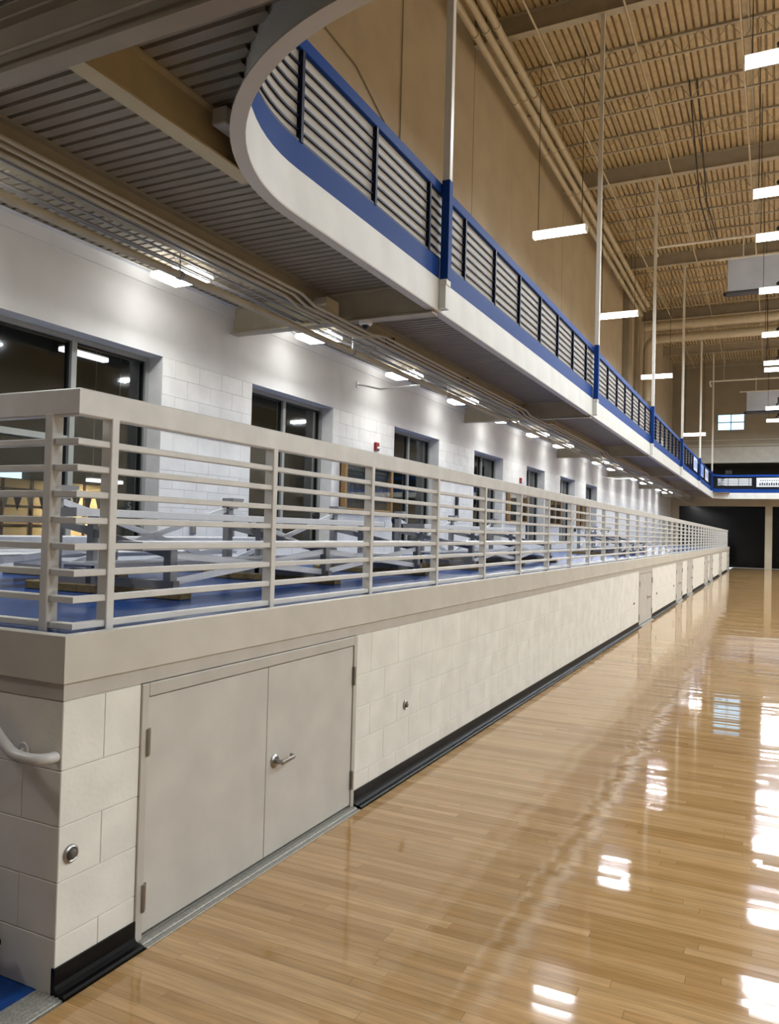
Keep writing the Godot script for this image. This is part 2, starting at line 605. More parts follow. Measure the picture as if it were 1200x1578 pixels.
func wood_floor() -> void:
	var grain := grain_texture()
	var tones := [Color(0.765, 0.61, 0.415), Color(0.785, 0.63, 0.435), Color(0.74, 0.585, 0.39), Color(0.80, 0.65, 0.455), Color(0.73, 0.575, 0.375), Color(0.77, 0.62, 0.425), Color(0.755, 0.61, 0.42), Color(0.70, 0.545, 0.345)]
	var mats := []
	for c in tones:
		mats.append(floor_material(c, grain))
	var fl := get_node("floor")
	var w := 0.057
	var lens := [0.45, 0.6, 0.8, 1.0, 1.25, 1.6]
	var cache := {}
	var far := []
	for c in tones:
		far.append(S())
	var z := -1.88
	# near boards, one by one
	while z > -5.6:
		var x := -2.24 - rng.randf() * 0.5
		while x < 0.9:
			var l: float = lens[rng.randi() % lens.size()]
			var x0 := maxf(x, -2.24)
			var len := x + l - x0
			if len > 0.08:
				var key := "%d %d" % [int(round(len * 40.0)), rng.randi() % 5]
				len = round(len * 40.0) / 40.0
				if not cache.has(key):
					var s := S()
					board(s, 0.0005, len - 0.0005, 0.0, -w + 0.0008, rng.randf_range(-0.008, 0.008), 0.0, Vector2(rng.randf(), rng.randf()), true)
					cache[key] = s.commit()
				put("floorboard", cache[key], mats[pick(rng.randf())], fl, Vector3(x0, 0.0, z))
				x = x0 + len
			else:
				x += l
		board_row(far, x, 8.0, z, w, lens)
		z -= w
	while z > END_Z:
		board_row(far, -2.24 - rng.randf() * 0.5, 8.0 if z > -40 else 5.0, z, w, lens)
		z -= w
	# boards nearer than the frame, and the rest of the court
	z = -1.88
	while z < 4.4:
		z += w
		board_row(far, -2.24 - rng.randf() * 0.5, 3.0, z, w, lens)
	var s2 := S()
	box(s2, Vector3(3.0, -0.016, -1.9), Vector3(20, 0.0, 4.5))
	box(s2, Vector3(8.0, -0.016, -40), Vector3(20, 0.0, -1.9))
	box(s2, Vector3(5.2, -0.016, -52), Vector3(20, 0.0, -40))
	put("floorboards_far_half", s2, mats[0], fl)
	for k in far.size():
		var o := put("floorboards", far[k], mats[k], fl)
		o.set_meta("kind", "stuff")

func pick(r: float) -> int:
	return mini(int(r * r * 9.0), 7) if r > 0.6 else int(r * 10.0)

func board_row(far: Array, x: float, x_end: float, z: float, w: float, lens: Array) -> void:
	while x < x_end:
		var l: float = lens[rng.randi() % lens.size()] * 1.15
		var x0 := maxf(x, -2.24)
		if x + l - x0 > 0.05:
			board(far[pick(rng.randf())], x0 + 0.0006, x + l - 0.0006, z, z - w + 0.0008, rng.randf_range(-0.008, 0.008), 0.0, Vector2(rng.randf(), rng.randf()), false)
		x += l

# ---------------------------------------------------------------- platform
const DOORS := [[-2.44, -4.27, -3.335], [-15.45, -17.2, -16.5], [-21.65, -23.15, -22.3], [-24.5, -26.2, -25.6], [-30.7, -32.5, -31.6], [-33.2, -35.0, -34.1], [-39.0, -41.0, -40.0], [-45.6, -47.4, -46.5]]

func platform() -> void:
	var s := S()
	# core between doors, behind the block faces
	var z := -2.055
	for d in DOORS:
		box(s, Vector3(-2.6, 0, d[0]), Vector3(-2.305, 1.055, z))
		z = d[1]
	box(s, Vector3(-2.6, 0, -47.9), Vector3(-2.305, 1.055, z))
	box(s, Vector3(-6.2, 0, -2.35), Vector3(-2.305, 1.055, -2.056))
	box(s, Vector3(-6.2, 0, -47.9), Vector3(-2.6, 1.055, -47.6))
	for d in DOORS:
		box(s, Vector3(-2.75, 0, d[1] - 0.05), Vector3(-2.62, 1.055, d[0] + 0.05))
	var wall := structure("wall_platform", s, M.mortar, "cream painted block front of the raised platform", "wall")
	# blocks: one by one near the camera, joined further off
	var far := S()
	var levels := [0.0, 0.2, 0.4, 0.6, 0.8, 1.05]
	for k in 5:
		var off: float = 0.2 if k % 2 == 0 else 0.0
		var zz := -2.05
		for d in DOORS:
			if zz > -14.0:
				var stop := maxf(d[0], -14.1)
				course(wall, M.cream, -2.3, zz, stop, levels[k], levels[k + 1], off)
				if stop > d[0]:
					far_course(far, -2.3, stop, d[0], levels[k], levels[k + 1], 0.0)
			else:
				far_course(far, -2.3, zz, d[0], levels[k], levels[k + 1], off)
			zz = d[1]
		far_course(far, -2.3, zz, -47.9, levels[k], levels[k + 1], off)
		# the side that faces the camera
		var x := -2.3
		var l := 0.4 if k % 2 == 0 else 0.2
		while x > -5.8:
			block(wall, M.cream, Vector3(x - l / 2, (levels[k] + levels[k + 1]) / 2, -2.06), false, l - 0.002, levels[k + 1] - levels[k] - 0.003, 0.02)
			x -= l
			l = 0.4
	var fo := put("block_courses", far, M.cream[0], wall)
	fo.set_meta("kind", "stuff")
	# ledge: under band, fascia, floor
	s = S()
	var edge := PackedVector2Array([Vector2(-6.2, -2.05), Vector2(-2.3, -2.05), Vector2(-2.3, -47.92), Vector2(-6.2, -47.92)])
	sweep(s, edge, rect(-0.25, 0.002, 1.055, 1.115))
	structure("trim_1", s, M.frame, "grey painted band between blocks and platform ledge", "trim")
	s = S()
	sweep(s, edge, crect(-0.035, 0.012, 1.115, 1.29, 0.003))
	structure("trim_2", s, M.ledge, "broad grey fascia along the platform edge", "trim")
	s = S()
	box(s, Vector3(-6.2, 1.18, -47.88), Vector3(-2.335, 1.284, -2.085))
	structure("floor_platform", s, M.blue_floor, "glossy blue floor on top of the raised platform", "floor")
	# black base along the foot of the wall
	s = S()
	z = -2.045
	for d in DOORS:
		base_run(s, z, d[0])
		z = d[1]
	base_run(s, z, -47.9)
	structure("baseboard_platform", s, M.rubber, "black rubber base with a flange on the maple floor", "baseboard")
	for k in DOORS.size():
		door(k)

func base_run(s: SurfaceTool, z0: float, z1: float) -> void:
	sweep(s, PackedVector2Array([Vector2(-2.3, z0), Vector2(-2.3, z1)]), PackedVector2Array([Vector2(-0.01, 0.0), Vector2(0.058, 0.0), Vector2(0.06, 0.012), Vector2(0.052, 0.018), Vector2(0.03, 0.018), Vector2(0.014, 0.026), Vector2(0.008, 0.04), Vector2(0.008, 0.1), Vector2(-0.01, 0.1)]))

func door(k: int) -> void:
	var d: Array = DOORS[k]
	var a: float = d[0]
	var b: float = d[1]
	var mid: float = d[2]
	var s := S()
	var fw := 0.04
	box(s, Vector3(-2.44, 0.0, a - fw), Vector3(-2.292, 1.05, a), 0.003)
	box(s, Vector3(-2.44, 0.0, b), Vector3(-2.292, 1.05, b + fw), 0.003)
	box(s, Vector3(-2.44, 0.995, b + fw), Vector3(-2.292, 1.05, a - fw), 0.003)
	box(s, Vector3(-2.44, 0.0, b + fw), Vector3(-2.40, 1.0, a - fw))
	var fr := structure("door_%d" % (k + 1), s, M.frame, ["low grey double door nearest the camera in the platform front", "low grey double door in the platform front, %s from the camera" % ORD[k]][mini(k, 1)], "door")
	var ends := [[a - fw - 0.003, mid + 0.002], [mid - 0.002, b + fw + 0.003]]
	for i in 2:
		s = S()
		box(s, Vector3(-2.345, 0.03, ends[i][1]), Vector3(-2.3, 0.99, ends[i][0]), 0.002)
		var leaf := put("door_leaf", s, M.door, fr)
		s = S()
		var hz: float = ends[i][0] + 0.008 if i == 0 else ends[i][1] - 0.004
		for y in [0.18, 0.81]:
			tube(s, [Vector3(-2.288, y - 0.055, hz), Vector3(-2.288, y + 0.055, hz)], 0.008, 8)
			box(s, Vector3(-2.3, y - 0.055, hz - 0.022), Vector3(-2.2945, y + 0.055, hz + 0.012))
		put("hinge", s, M.steel if k < 2 else M.alu_dark, leaf)
		if i == 1:
			s = S()
			var c := Vector3(-2.3, 0.5, mid - 0.075)
			lathe(s, Transform3D(Basis(Vector3.BACK, -PI / 2), c), [Vector2(0.0, 0.012), Vector2(0.026, 0.012), Vector2(0.036, 0.004), Vector2(0.037, 0.0)], 24)
			tube(s, [c, c + Vector3(0.055, 0, 0)], 0.012, 12)
			bar(s, c + Vector3(0.052, -0.002, 0.012), c + Vector3(0.052, 0.004, -0.11), 0.014, 0.022, Vector3.UP, 0.005)
			bar(s, c + Vector3(0.055, 0.004, -0.108), c + Vector3(0.018, 0.005, -0.122), 0.014, 0.02, Vector3.UP, 0.004)
			var lv := put("lever_handle", s, M.steel, leaf)
			lv.set_meta("label", "satin steel lever handle")
	s = S()
	box(s, Vector3(-2.42, 0.0, b + 0.01), Vector3(-2.262, 0.012, a - 0.01), 0.003)
	for g in 4:
		box(s, Vector3(-2.335 + g * 0.018, 0.012, b + 0.012), Vector3(-2.325 + g * 0.018, 0.0155, a - 0.012))
	box(s, Vector3(-2.262, 0.0, b + 0.01), Vector3(-2.236, 0.006, a - 0.01), 0.002)
	put("threshold", s, M.sill, fr)

func platform_railing() -> void:
	var t := thing("platform_railing", "long grey painted rail fence of flat bars along the platform edge", "railing")
	var path := PackedVector2Array([Vector2(-5.7, -2.13), Vector2(-2.36, -2.13), Vector2(-2.36, -47.7)])
	var s := S()
	sweep(s, path, crect(-0.052, 0.0, 2.11, 2.212, 0.005))
	put("top_rail", s, M.rail, t)
	for k in 8:
		s = S()
		var y := 1.306 + 0.1005 * k
		sweep(s, path, crect(-0.042, -0.006, y - 0.012, y + 0.014, 0.003))
		put("rail_bar", s, M.rail, t)
	s = S()
	obox(s, Transform3D(), Vector3(0.056, 0.84, 0.04), 0.003)
	var post := s.commit()
	var z := -2.315
	while z > -47.6:
		put("post", post, M.rail, t, Vector3(-2.386, 1.70, z))
		z -= 1.119
	s = S()
	obox(s, Transform3D(), Vector3(0.04, 0.84, 0.056), 0.003)
	var post2 := s.commit()
	for x in [-2.52, -3.64, -4.76]:
		put("post", post2, M.rail, t, Vector3(x, 1.70, -2.156))

# ---------------------------------------------------------------- wall with the windows
const WIN := [[-4.40, -6.42], [-8.02, -10.03], [-12.12, -14.12], [-16.12, -18.14], [-20.15, -21.95], [-23.75, -25.72], [-27.35, -29.25]]

func window_wall() -> void:
	var s := S()
	var x0 := -6.25
	var x1 := -5.906
	var z := 4.5
	for w in WIN:
		box(s, Vector3(x0, -0.3, w[0]), Vector3(x1, 3.5, z))
		z = w[1]
	box(s, Vector3(x0, -0.3, -52.2), Vector3(x1, 3.5, z))
	for w in WIN:
		box(s, Vector3(x0, -0.3, w[1]), Vector3(x1, 1.45, w[0]))
	var wall := structure("wall_left", s, M.white_mortar, "white painted block wall with tall recessed windows", "wall")
	s = S()
	box(s, Vector3(x0, 3.5, -52.2), Vector3(-5.9, 4.36, 4.5))
	put("lintel_band", s, M.plaster, wall)
	s = S()
	box(s, Vector3(-5.9, 4.2, -51.9), Vector3(-5.886, 4.33, 4.4), 0.003)
	box(s, Vector3(-5.9, 4.33, -51.9), Vector3(-5.83, 4.338, 4.4))
	put("bearing_plate", s, M.plaster, wall)
	var y := 1.285
	var n := 0
	var far := S()
	while y < 3.49:
		var y1 := minf(y + 0.2015, 3.5)
		var off: float = 0.2 if n % 2 == 0 else 0.0
		z = -2.1
		for w in WIN:
			if z > -16.0:
				if z < -3.0:
					course(wall, M.white, -5.9, z, w[0], y, y1, off)
				else:
					course(wall, M.white, -5.9, -3.6, w[0], y, y1, off)
					far_course(far, -5.9, 0.0, -3.6, y, y1, off)
			else:
				far_course(far, -5.9, z, w[0], y, y1, off)
			z = w[1]
		far_course(far, -5.9, z, -51.9, y, y1, off)
		for w in WIN:
			if y < 1.45:
				far_course(far, -5.9, w[0], w[1], y, minf(y1, 1.45), off)
		y = y1
		n += 1
	var fo := put("block_courses", far, M.white[1], wall)
	fo.set_meta("kind", "stuff")
	# upper tan wall
	s = S()
	box(s, Vector3(x0, 4.36, -52.2), Vector3(-5.9, 13.0, 4.5))
	var upper := structure("wall_left_upper", s, M.tan, "tall smooth tan wall above the walkway", "wall")
	s = S()
	for zz in [-7.75, -15.6, -23.45]:
		box(s, Vector3(-5.9, 4.5, zz - 0.006), Vector3(-5.896, 12.1, zz + 0.006))
	put("control_joint", s, M.tan_dark, upper)
	# window frames
	for i in WIN.size():
		window(i)

func window(i: int) -> void:
	var a: float = WIN[i][0]
	var b: float = WIN[i][1]
	var s := S()
	var gx := -6.14
	var y0 := 1.45
	var y1 := 3.5
	box(s, Vector3(gx - 0.05, y0, a - 0.05), Vector3(gx + 0.05, y1, a), 0.003)
	box(s, Vector3(gx - 0.05, y0, b), Vector3(gx + 0.05, y1, b + 0.05), 0.003)
	box(s, Vector3(gx - 0.05, y1 - 0.05, b + 0.05), Vector3(gx + 0.05, y1, a - 0.05), 0.003)
	box(s, Vector3(gx - 0.05, y0, b + 0.05), Vector3(gx + 0.05, y0 + 0.07, a - 0.05), 0.003)
	var mid := (a + b) / 2
	var w := structure("window_%d" % (i + 1), s, M.alu_frame, "tall two-pane interior window in the white block wall, %s from the near end" % ORD[i], "window")
	s = S()
	box(s, Vector3(gx - 0.05, y0 + 0.07, mid - 0.032), Vector3(gx + 0.055, y1 - 0.05, mid + 0.032), 0.003)
	put("mullion", s, M.alu_frame, w)
	if i == 0:
		s = S()
		box(s, Vector3(gx - 0.04, 2.47, mid + 0.032), Vector3(gx + 0.045, 2.53, a - 0.05), 0.003)
		put("transom", s, M.alu_frame, w)
	s = S()
	for r in [[a - 0.05, mid + 0.032], [mid - 0.032, b + 0.05]]:
		for e in [[y0 + 0.07, y0 + 0.09], [y1 - 0.07, y1 - 0.05]]:
			box(s, Vector3(gx - 0.02, e[0], r[1]), Vector3(gx + 0.02, e[1], r[0]))
		for e in [[r[0] - 0.022, r[0]], [r[1], r[1] + 0.022]]:
			box(s, Vector3(gx - 0.02, y0 + 0.09, e[0]), Vector3(gx + 0.02, y1 - 0.07, e[1]))
	put("gasket", s, M.black, w)
	for r in [[a - 0.05, mid + 0.032], [mid - 0.032, b + 0.05]]:
		s = S()
		box(s, Vector3(gx - 0.004, y0 + 0.07, r[1]), Vector3(gx + 0.004, y1 - 0.05, r[0]))
		put("pane", s, M.glass, w)

# ---------------------------------------------------------------- walkway overhead
var edge_path := PackedVector2Array()
func walkway() -> void:
	edge_path.append(Vector2(20.0, -3.0))
	var r := 1.9
	var c := Vector2(-1.35, -4.9)
	for k in 25:
		var a := PI / 2 + PI / 2 * k / 24.0
		edge_path.append(c + Vector2(cos(a), sin(a)) * r)
	edge_path.append(Vector2(-3.25, -48.3))
	for k in range(1, 9):
		var a := PI - PI / 2 * k / 8.0
		edge_path.append(Vector2(-2.25, -48.6) + Vector2(cos(a), -sin(a)) * 1.0)
	edge_path.append(Vector2(20.0, -49.6))
	var t := thing("walkway", "upper walkway with cream fascia curving round the corner of the gym", "walkway")
	var s := S()
	sweep(s, edge_path, crect(-0.02, 0.0, 4.06, 4.4, 0.003), true)
	put("fascia", s, M.fascia, t)
	s = S()
	sweep(s, edge_path, rect(-0.095, -0.001, 4.048, 4.062), true)
	put("bottom_flange", s, M.fascia_edge, t)
	s = S()
	sweep(s, edge_path, rect(-0.05, -0.012, 4.4, 4.62), true)
	put("kick_band", s, M.blue, t)
	# floor slab
	var poly := PackedVector2Array()
	for p in edge_path:
		poly.append(p)
	poly[0] = Vector2(20.0, -2.98)
	for p in [Vector2(20, -55.4), Vector2(-5.9, -55.4), Vector2(-5.9, 4.5), Vector2(20, 4.5)]:
		poly.append(p)
	var inner := Geometry2D.offset_polygon(poly, -0.022)
	s = S()
	slab(s, inner[0], 4.385, 4.46)
	put("slab", s, M.soffit, t)
	# corrugated deck under the slab: ribs across the walkway
	s = S()
	var z := -2.86
	while z > -51.9:
		var xe := -3.34
		if z > -4.9:
			xe = -1.35 - sqrt(maxf(0.0, 1.9 * 1.9 - (z + 4.9) * (z + 4.9))) - 0.03
		if z > -3.02:
			xe = 20.0
		if z < -48.0:
			xe = -3.2 if z > -48.6 else -2.4
		if z < -49.6:
			xe = 20.0
		rib(s, -5.88, xe, z)
		z -= 0.105
	z = -2.7
	while z < 4.3:
		rib(s, -5.88, 20.0, z)
		z += 0.105
	var rb := put("deck_ribs", s, M.soffit, t)
	rb.set_meta("kind", "stuff")
	# beams
	for k in 6:
		var zz := -7.62 - 7.85 * k
		s = S()
		ibeam(s, Vector3(-5.9, 0, zz), Vector3(-3.27, 0, zz), 0.15, 4.01, 4.345)
		put("cross_beam", s, M.soffit_beam, t)
	s = S()
	ibeam(s, Vector3(-5.9, 0, -2.78), Vector3(20, 0, -2.78), 0.11, 4.05, 4.345)
	tube(s, [Vector3(-5.9, 4.13, -2.70), Vector3(20, 4.13, -2.70)], 0.012, 6)
	put("cross_beam", s, M.soffit, t)
	s = S()
	ibeam(s, Vector3(-3.26, 0, -2.84), Vector3(-3.26, 0, -4.33), 0.12, 4.055, 4.345)
	put("edge_beam", s, M.edge_beam, t)
	s = S()
	ibeam(s, Vector3(-4.62, 0, -2.84), Vector3(-4.62, 0, -51.8), 0.14, 4.075, 4.345)
	put("middle_beam", s, M.mid_beam, t)
	walkway_railing()
	# hanger poles
	for k in 6:
		var zz := -7.72 - 7.88 * k
		var p := thing("hanger_pole", "white hanger rod with blue sleeve at the walkway edge, %s from the near end" % ORD[k], "hanger pole", Vector3(-3.2, 4.06, zz), "hanger poles of the walkway")
		s = S()
		box(s, Vector3(-0.04, 1.40, -0.04), Vector3(0.04, 8.04, 0.04), 0.004)
		put("rod", s, M.white_paint, p)
		s = S()
		box(s, Vector3(-0.043, 0.33, -0.05), Vector3(0.047, 1.40, 0.05), 0.004)
		put("sleeve", s, M.blue, p)
		s = S()
		box(s, Vector3(-0.048, 0.02, -0.055), Vector3(0.03, 0.33, 0.055), 0.004)
		box(s, Vector3(-0.045, 0.27, -0.06), Vector3(0.04, 0.33, 0.06), 0.003)
		put("bracket", s, M.fascia, p)

func rib(s: SurfaceTool, xa: float, xb: float, z: float) -> void:
	sweep(s, PackedVector2Array([Vector2(xa, z), Vector2(xb, z)]), PackedVector2Array([Vector2(-0.046, 4.386), Vector2(-0.036, 4.345), Vector2(0.036, 4.345), Vector2(0.046, 4.386)]), false, false)

func walkway_railing() -> void:
	var t := thing("walkway_railing", "navy blue rail fence of thin bars along the walkway edge", "railing")
	var s := S()
	sweep(s, edge_path, crect(-0.06, -0.005, 5.33, 5.44, 0.006), true)
	put("top_rail", s, M.blue, t)
	for k in 6:
		s = S()
		var y := 4.725 + 0.1 * k
		sweep(s, edge_path, rect(-0.045, -0.028, y - 0.009, y + 0.009), true)
		put("rail_bar", s, M.navy, t)
	s = S()
	sweep(s, edge_path, rect(-0.05, -0.012, 4.62, 4.64), true)
	put("bottom_rail", s, M.navy, t)
	s = S()
	obox(s, Transform3D(), Vector3(0.06, 0.71, 0.04), 0.003)
	var post := s.commit()
	var zs := [-4.96, -6.19, -7.41]
	var z := -8.46
	while z > -48.2:
		zs.append(z)
		z -= 1.085
	for q in zs:
		put("post", post, M.navy, t, Vector3(-3.285, 4.977, q))
	s = S()
	obox(s, Transform3D(), Vector3(0.04, 0.71, 0.06), 0.003)
	var post2 := s.commit()
	for k in 12:
		put("post", post2, M.navy, t, Vector3(-1.2 + k * 1.1, 4.977, -49.64))
		put("post", post2, M.navy, t, Vector3(-1.0 + k * 1.1, 4.977, -2.965))
	# light grey screen behind the bars along the near bays
	var part := PackedVector2Array()
	for p in edge_path:
		if p.y > -5.0 and p.x < 12.0:
			part.append(p)
	part.append(Vector2(-3.25, -23.6))
	s = S()
	sweep(s, part, rect(-0.052, -0.046, 4.63, 5.36), true)
	put("screen_panel", s, M.mesh_panel, t)

# ---------------------------------------------------------------- roof
func roof() -> void:
	var s := S()
	box(s, Vector3(-6.25, 12.63, -52.2), Vector3(20.3, 12.95, 4.8))
	var c := structure("ceiling", s, M.deck, "tan corrugated steel roof deck on beams and joists", "ceiling")
	s = S()
	var x := -5.86
	while x < 20.0:
		sweep(s, PackedVector2Array([Vector2(x, 4.5), Vector2(x, -52.0)]), PackedVector2Array([Vector2(-0.065, 12.631), Vector2(-0.05, 12.55), Vector2(0.05, 12.55), Vector2(0.065, 12.631)]), false, false)
		x += 0.152
	var rb := put("deck_ribs", s, M.deck, c)
	rb.set_meta("kind", "stuff")
	s = S()
	ibeam(s, Vector3(-5.9, 0, 0), Vector3(20, 0, 0), 0.2, 12.09, 12.549, 0.02, 0.014)
	var beam := s.commit()
	for k in range(-1, 7):
		put("roof_beam", beam, M.tan_steel, c, Vector3(0, 0, -7.75 - 7.85 * k))
	# one open web joist
	s = S()
	box(s, Vector3(-5.9, 12.50, -0.035), Vector3(20, 12.549, 0.035))
	box(s, Vector3(-5.5, 12.10, -0.03), Vector3(20, 12.135, 0.03))
	var q := -5.5
	while q < 19.6:
		bar(s, Vector3(q, 12.13, 0), Vector3(q + 0.3, 12.51, 0), 0.012, 0.012)
		bar(s, Vector3(q + 0.3, 12.51, 0), Vector3(q + 0.6, 12.13, 0), 0.012, 0.012)
		q += 0.6
	var joist := s.commit()
	for k in range(-1, 6):
		for j in 3:
			put("roof_joist", joist, M.tan_steel, c, Vector3(0, 0, -7.75 - 7.85 * k - 1.9625 * (j + 1)))
	# bridging between the joists
	s = S()
	for bx in [-3.9, -0.62, 3.0]:
		box(s, Vector3(bx - 0.02, 12.515, -51), Vector3(bx + 0.02, 12.545, 3))
	put("bridging", s, M.tan_steel, c)

# ---------------------------------------------------------------- far end
func back_end() -> void:
	var z0 := -52.0
	var s := S()
	# upper wall with a window opening
	var wx0 := -3.28
	var wx1 := -1.74
	var wy0 := 8.35
	var wy1 := 9.37
	box(s, Vector3(-5.9, 6.35, z0 - 0.35), Vector3(wx0, 12.6, z0))
	box(s, Vector3(wx1, 6.35, z0 - 0.35), Vector3(20, 12.6, z0))
	box(s, Vector3(wx0, 6.35, z0 - 0.35), Vector3(wx1, wy0, z0))
	box(s, Vector3(wx0, wy1, z0 - 0.35), Vector3(wx1, 12.6, z0))
	var w := structure("wall_back", s, M.tan_dark, "brown tan end wall with one small window", "wall")
	s = S()
	box(s, Vector3(-5.9, 6.35, z0), Vector3(20, 7.32, z0 + 0.06), 0.01)
	put("light_band", s, mottled(Color(0.66, 0.64, 0.60), 0.7, noise_tex(0.02, 60, Color(0.93, 0.93, 0.93), Color(1, 1, 1)), 0.4), w)
	s = S()
	box(s, Vector3(-5.9, 7.4, z0), Vector3(20, 7.47, z0 + 0.05))
	tube(s, [Vector3(-5.9, 7.75, z0 + 0.06), Vector3(20, 7.75, z0 + 0.06)], 0.05, 8)
	put("wall_rail", s, M.tan_steel, w)
	s = S()
	var fx := z0 - 0.12
	box(s, Vector3(wx0, wy0, fx - 0.04), Vector3(wx0 + 0.05, wy1, fx + 0.04))
	box(s, Vector3(wx1 - 0.05, wy0, fx - 0.04), Vector3(wx1, wy1, fx + 0.04))
	box(s, Vector3(wx0 + 0.05, wy0, fx - 0.04), Vector3(wx1 - 0.05, wy0 + 0.05, fx + 0.04))
	box(s, Vector3(wx0 + 0.05, wy1 - 0.05, fx - 0.04), Vector3(wx1 - 0.05, wy1, fx + 0.04))
	var win := structure("window_8", s, M.alu_frame, "small bright four-pane window high in the far wall", "window")
	var mx := (wx0 + wx1) / 2
	var my := (wy0 + wy1) / 2
	s = S()
	box(s, Vector3(mx - 0.03, wy0 + 0.05, fx - 0.035), Vector3(mx + 0.03, wy1 - 0.05, fx + 0.035))
	box(s, Vector3(wx0 + 0.05, my - 0.03, fx - 0.033), Vector3(wx1 - 0.05, my + 0.03, fx + 0.033))
	put("muntin", s, M.alu_frame, win)
	for px in [[wx0 + 0.05, mx - 0.03], [mx + 0.03, wx1 - 0.05]]:
		for py in [[wy0 + 0.05, my - 0.03], [my + 0.03, wy1 - 0.05]]:
			s = S()
			box(s, Vector3(px[0], py[0], fx - 0.004), Vector3(px[1], py[1], fx + 0.004))
			put("pane", s, M.clear, win)
	# dark recess on the walkway level
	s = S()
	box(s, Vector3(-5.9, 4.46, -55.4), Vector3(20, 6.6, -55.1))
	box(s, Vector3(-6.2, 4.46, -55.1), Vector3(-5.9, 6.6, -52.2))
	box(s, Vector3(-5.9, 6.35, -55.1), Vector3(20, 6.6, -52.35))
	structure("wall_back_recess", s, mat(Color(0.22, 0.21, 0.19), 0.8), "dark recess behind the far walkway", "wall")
	# below: tan piers and dark panels
	s = S()
	box(s, Vector3(-5.9, -0.02, -52.5), Vector3(-5.42, 4.35, -52.0))
	box(s, Vector3(-0.55, -0.02, -52.5), Vector3(-0.16, 4.35, -51.95))
	box(s, Vector3(-5.42, 3.72, -52.5), Vector3(20, 4.35, -52.0))
	box(s, Vector3(6.0, -0.02, -52.5), Vector3(20, 4.35, -52.0))
	structure("wall_back_lower", s, M.tan, "tan piers and lintel under the far walkway", "wall")
	var q := 0
	for e in [[-5.42, -0.55], [-0.16, 6.0]]:
		s = S()
		box(s, Vector3(e[0], 0.0, -52.42), Vector3(e[1], 3.72, -52.34))
		for k in 4:
			box(s, Vector3(e[0] + (e[1] - e[0]) * k / 4.0, 0.0, -52.34), Vector3(e[0] + (e[1] - e[0]) * k / 4.0 + 0.02, 3.72, -52.33))
		box(s, Vector3(e[0], 0.0, -52.42), Vector3(e[1], 0.06, -52.30), 0.01)
		single("dark_partition", s, M.dark, ["wide black glossy partition under the far walkway, left of the tan pier", "black glossy partition at the right edge, right of the tan pier"][q], "partition")
		q += 1

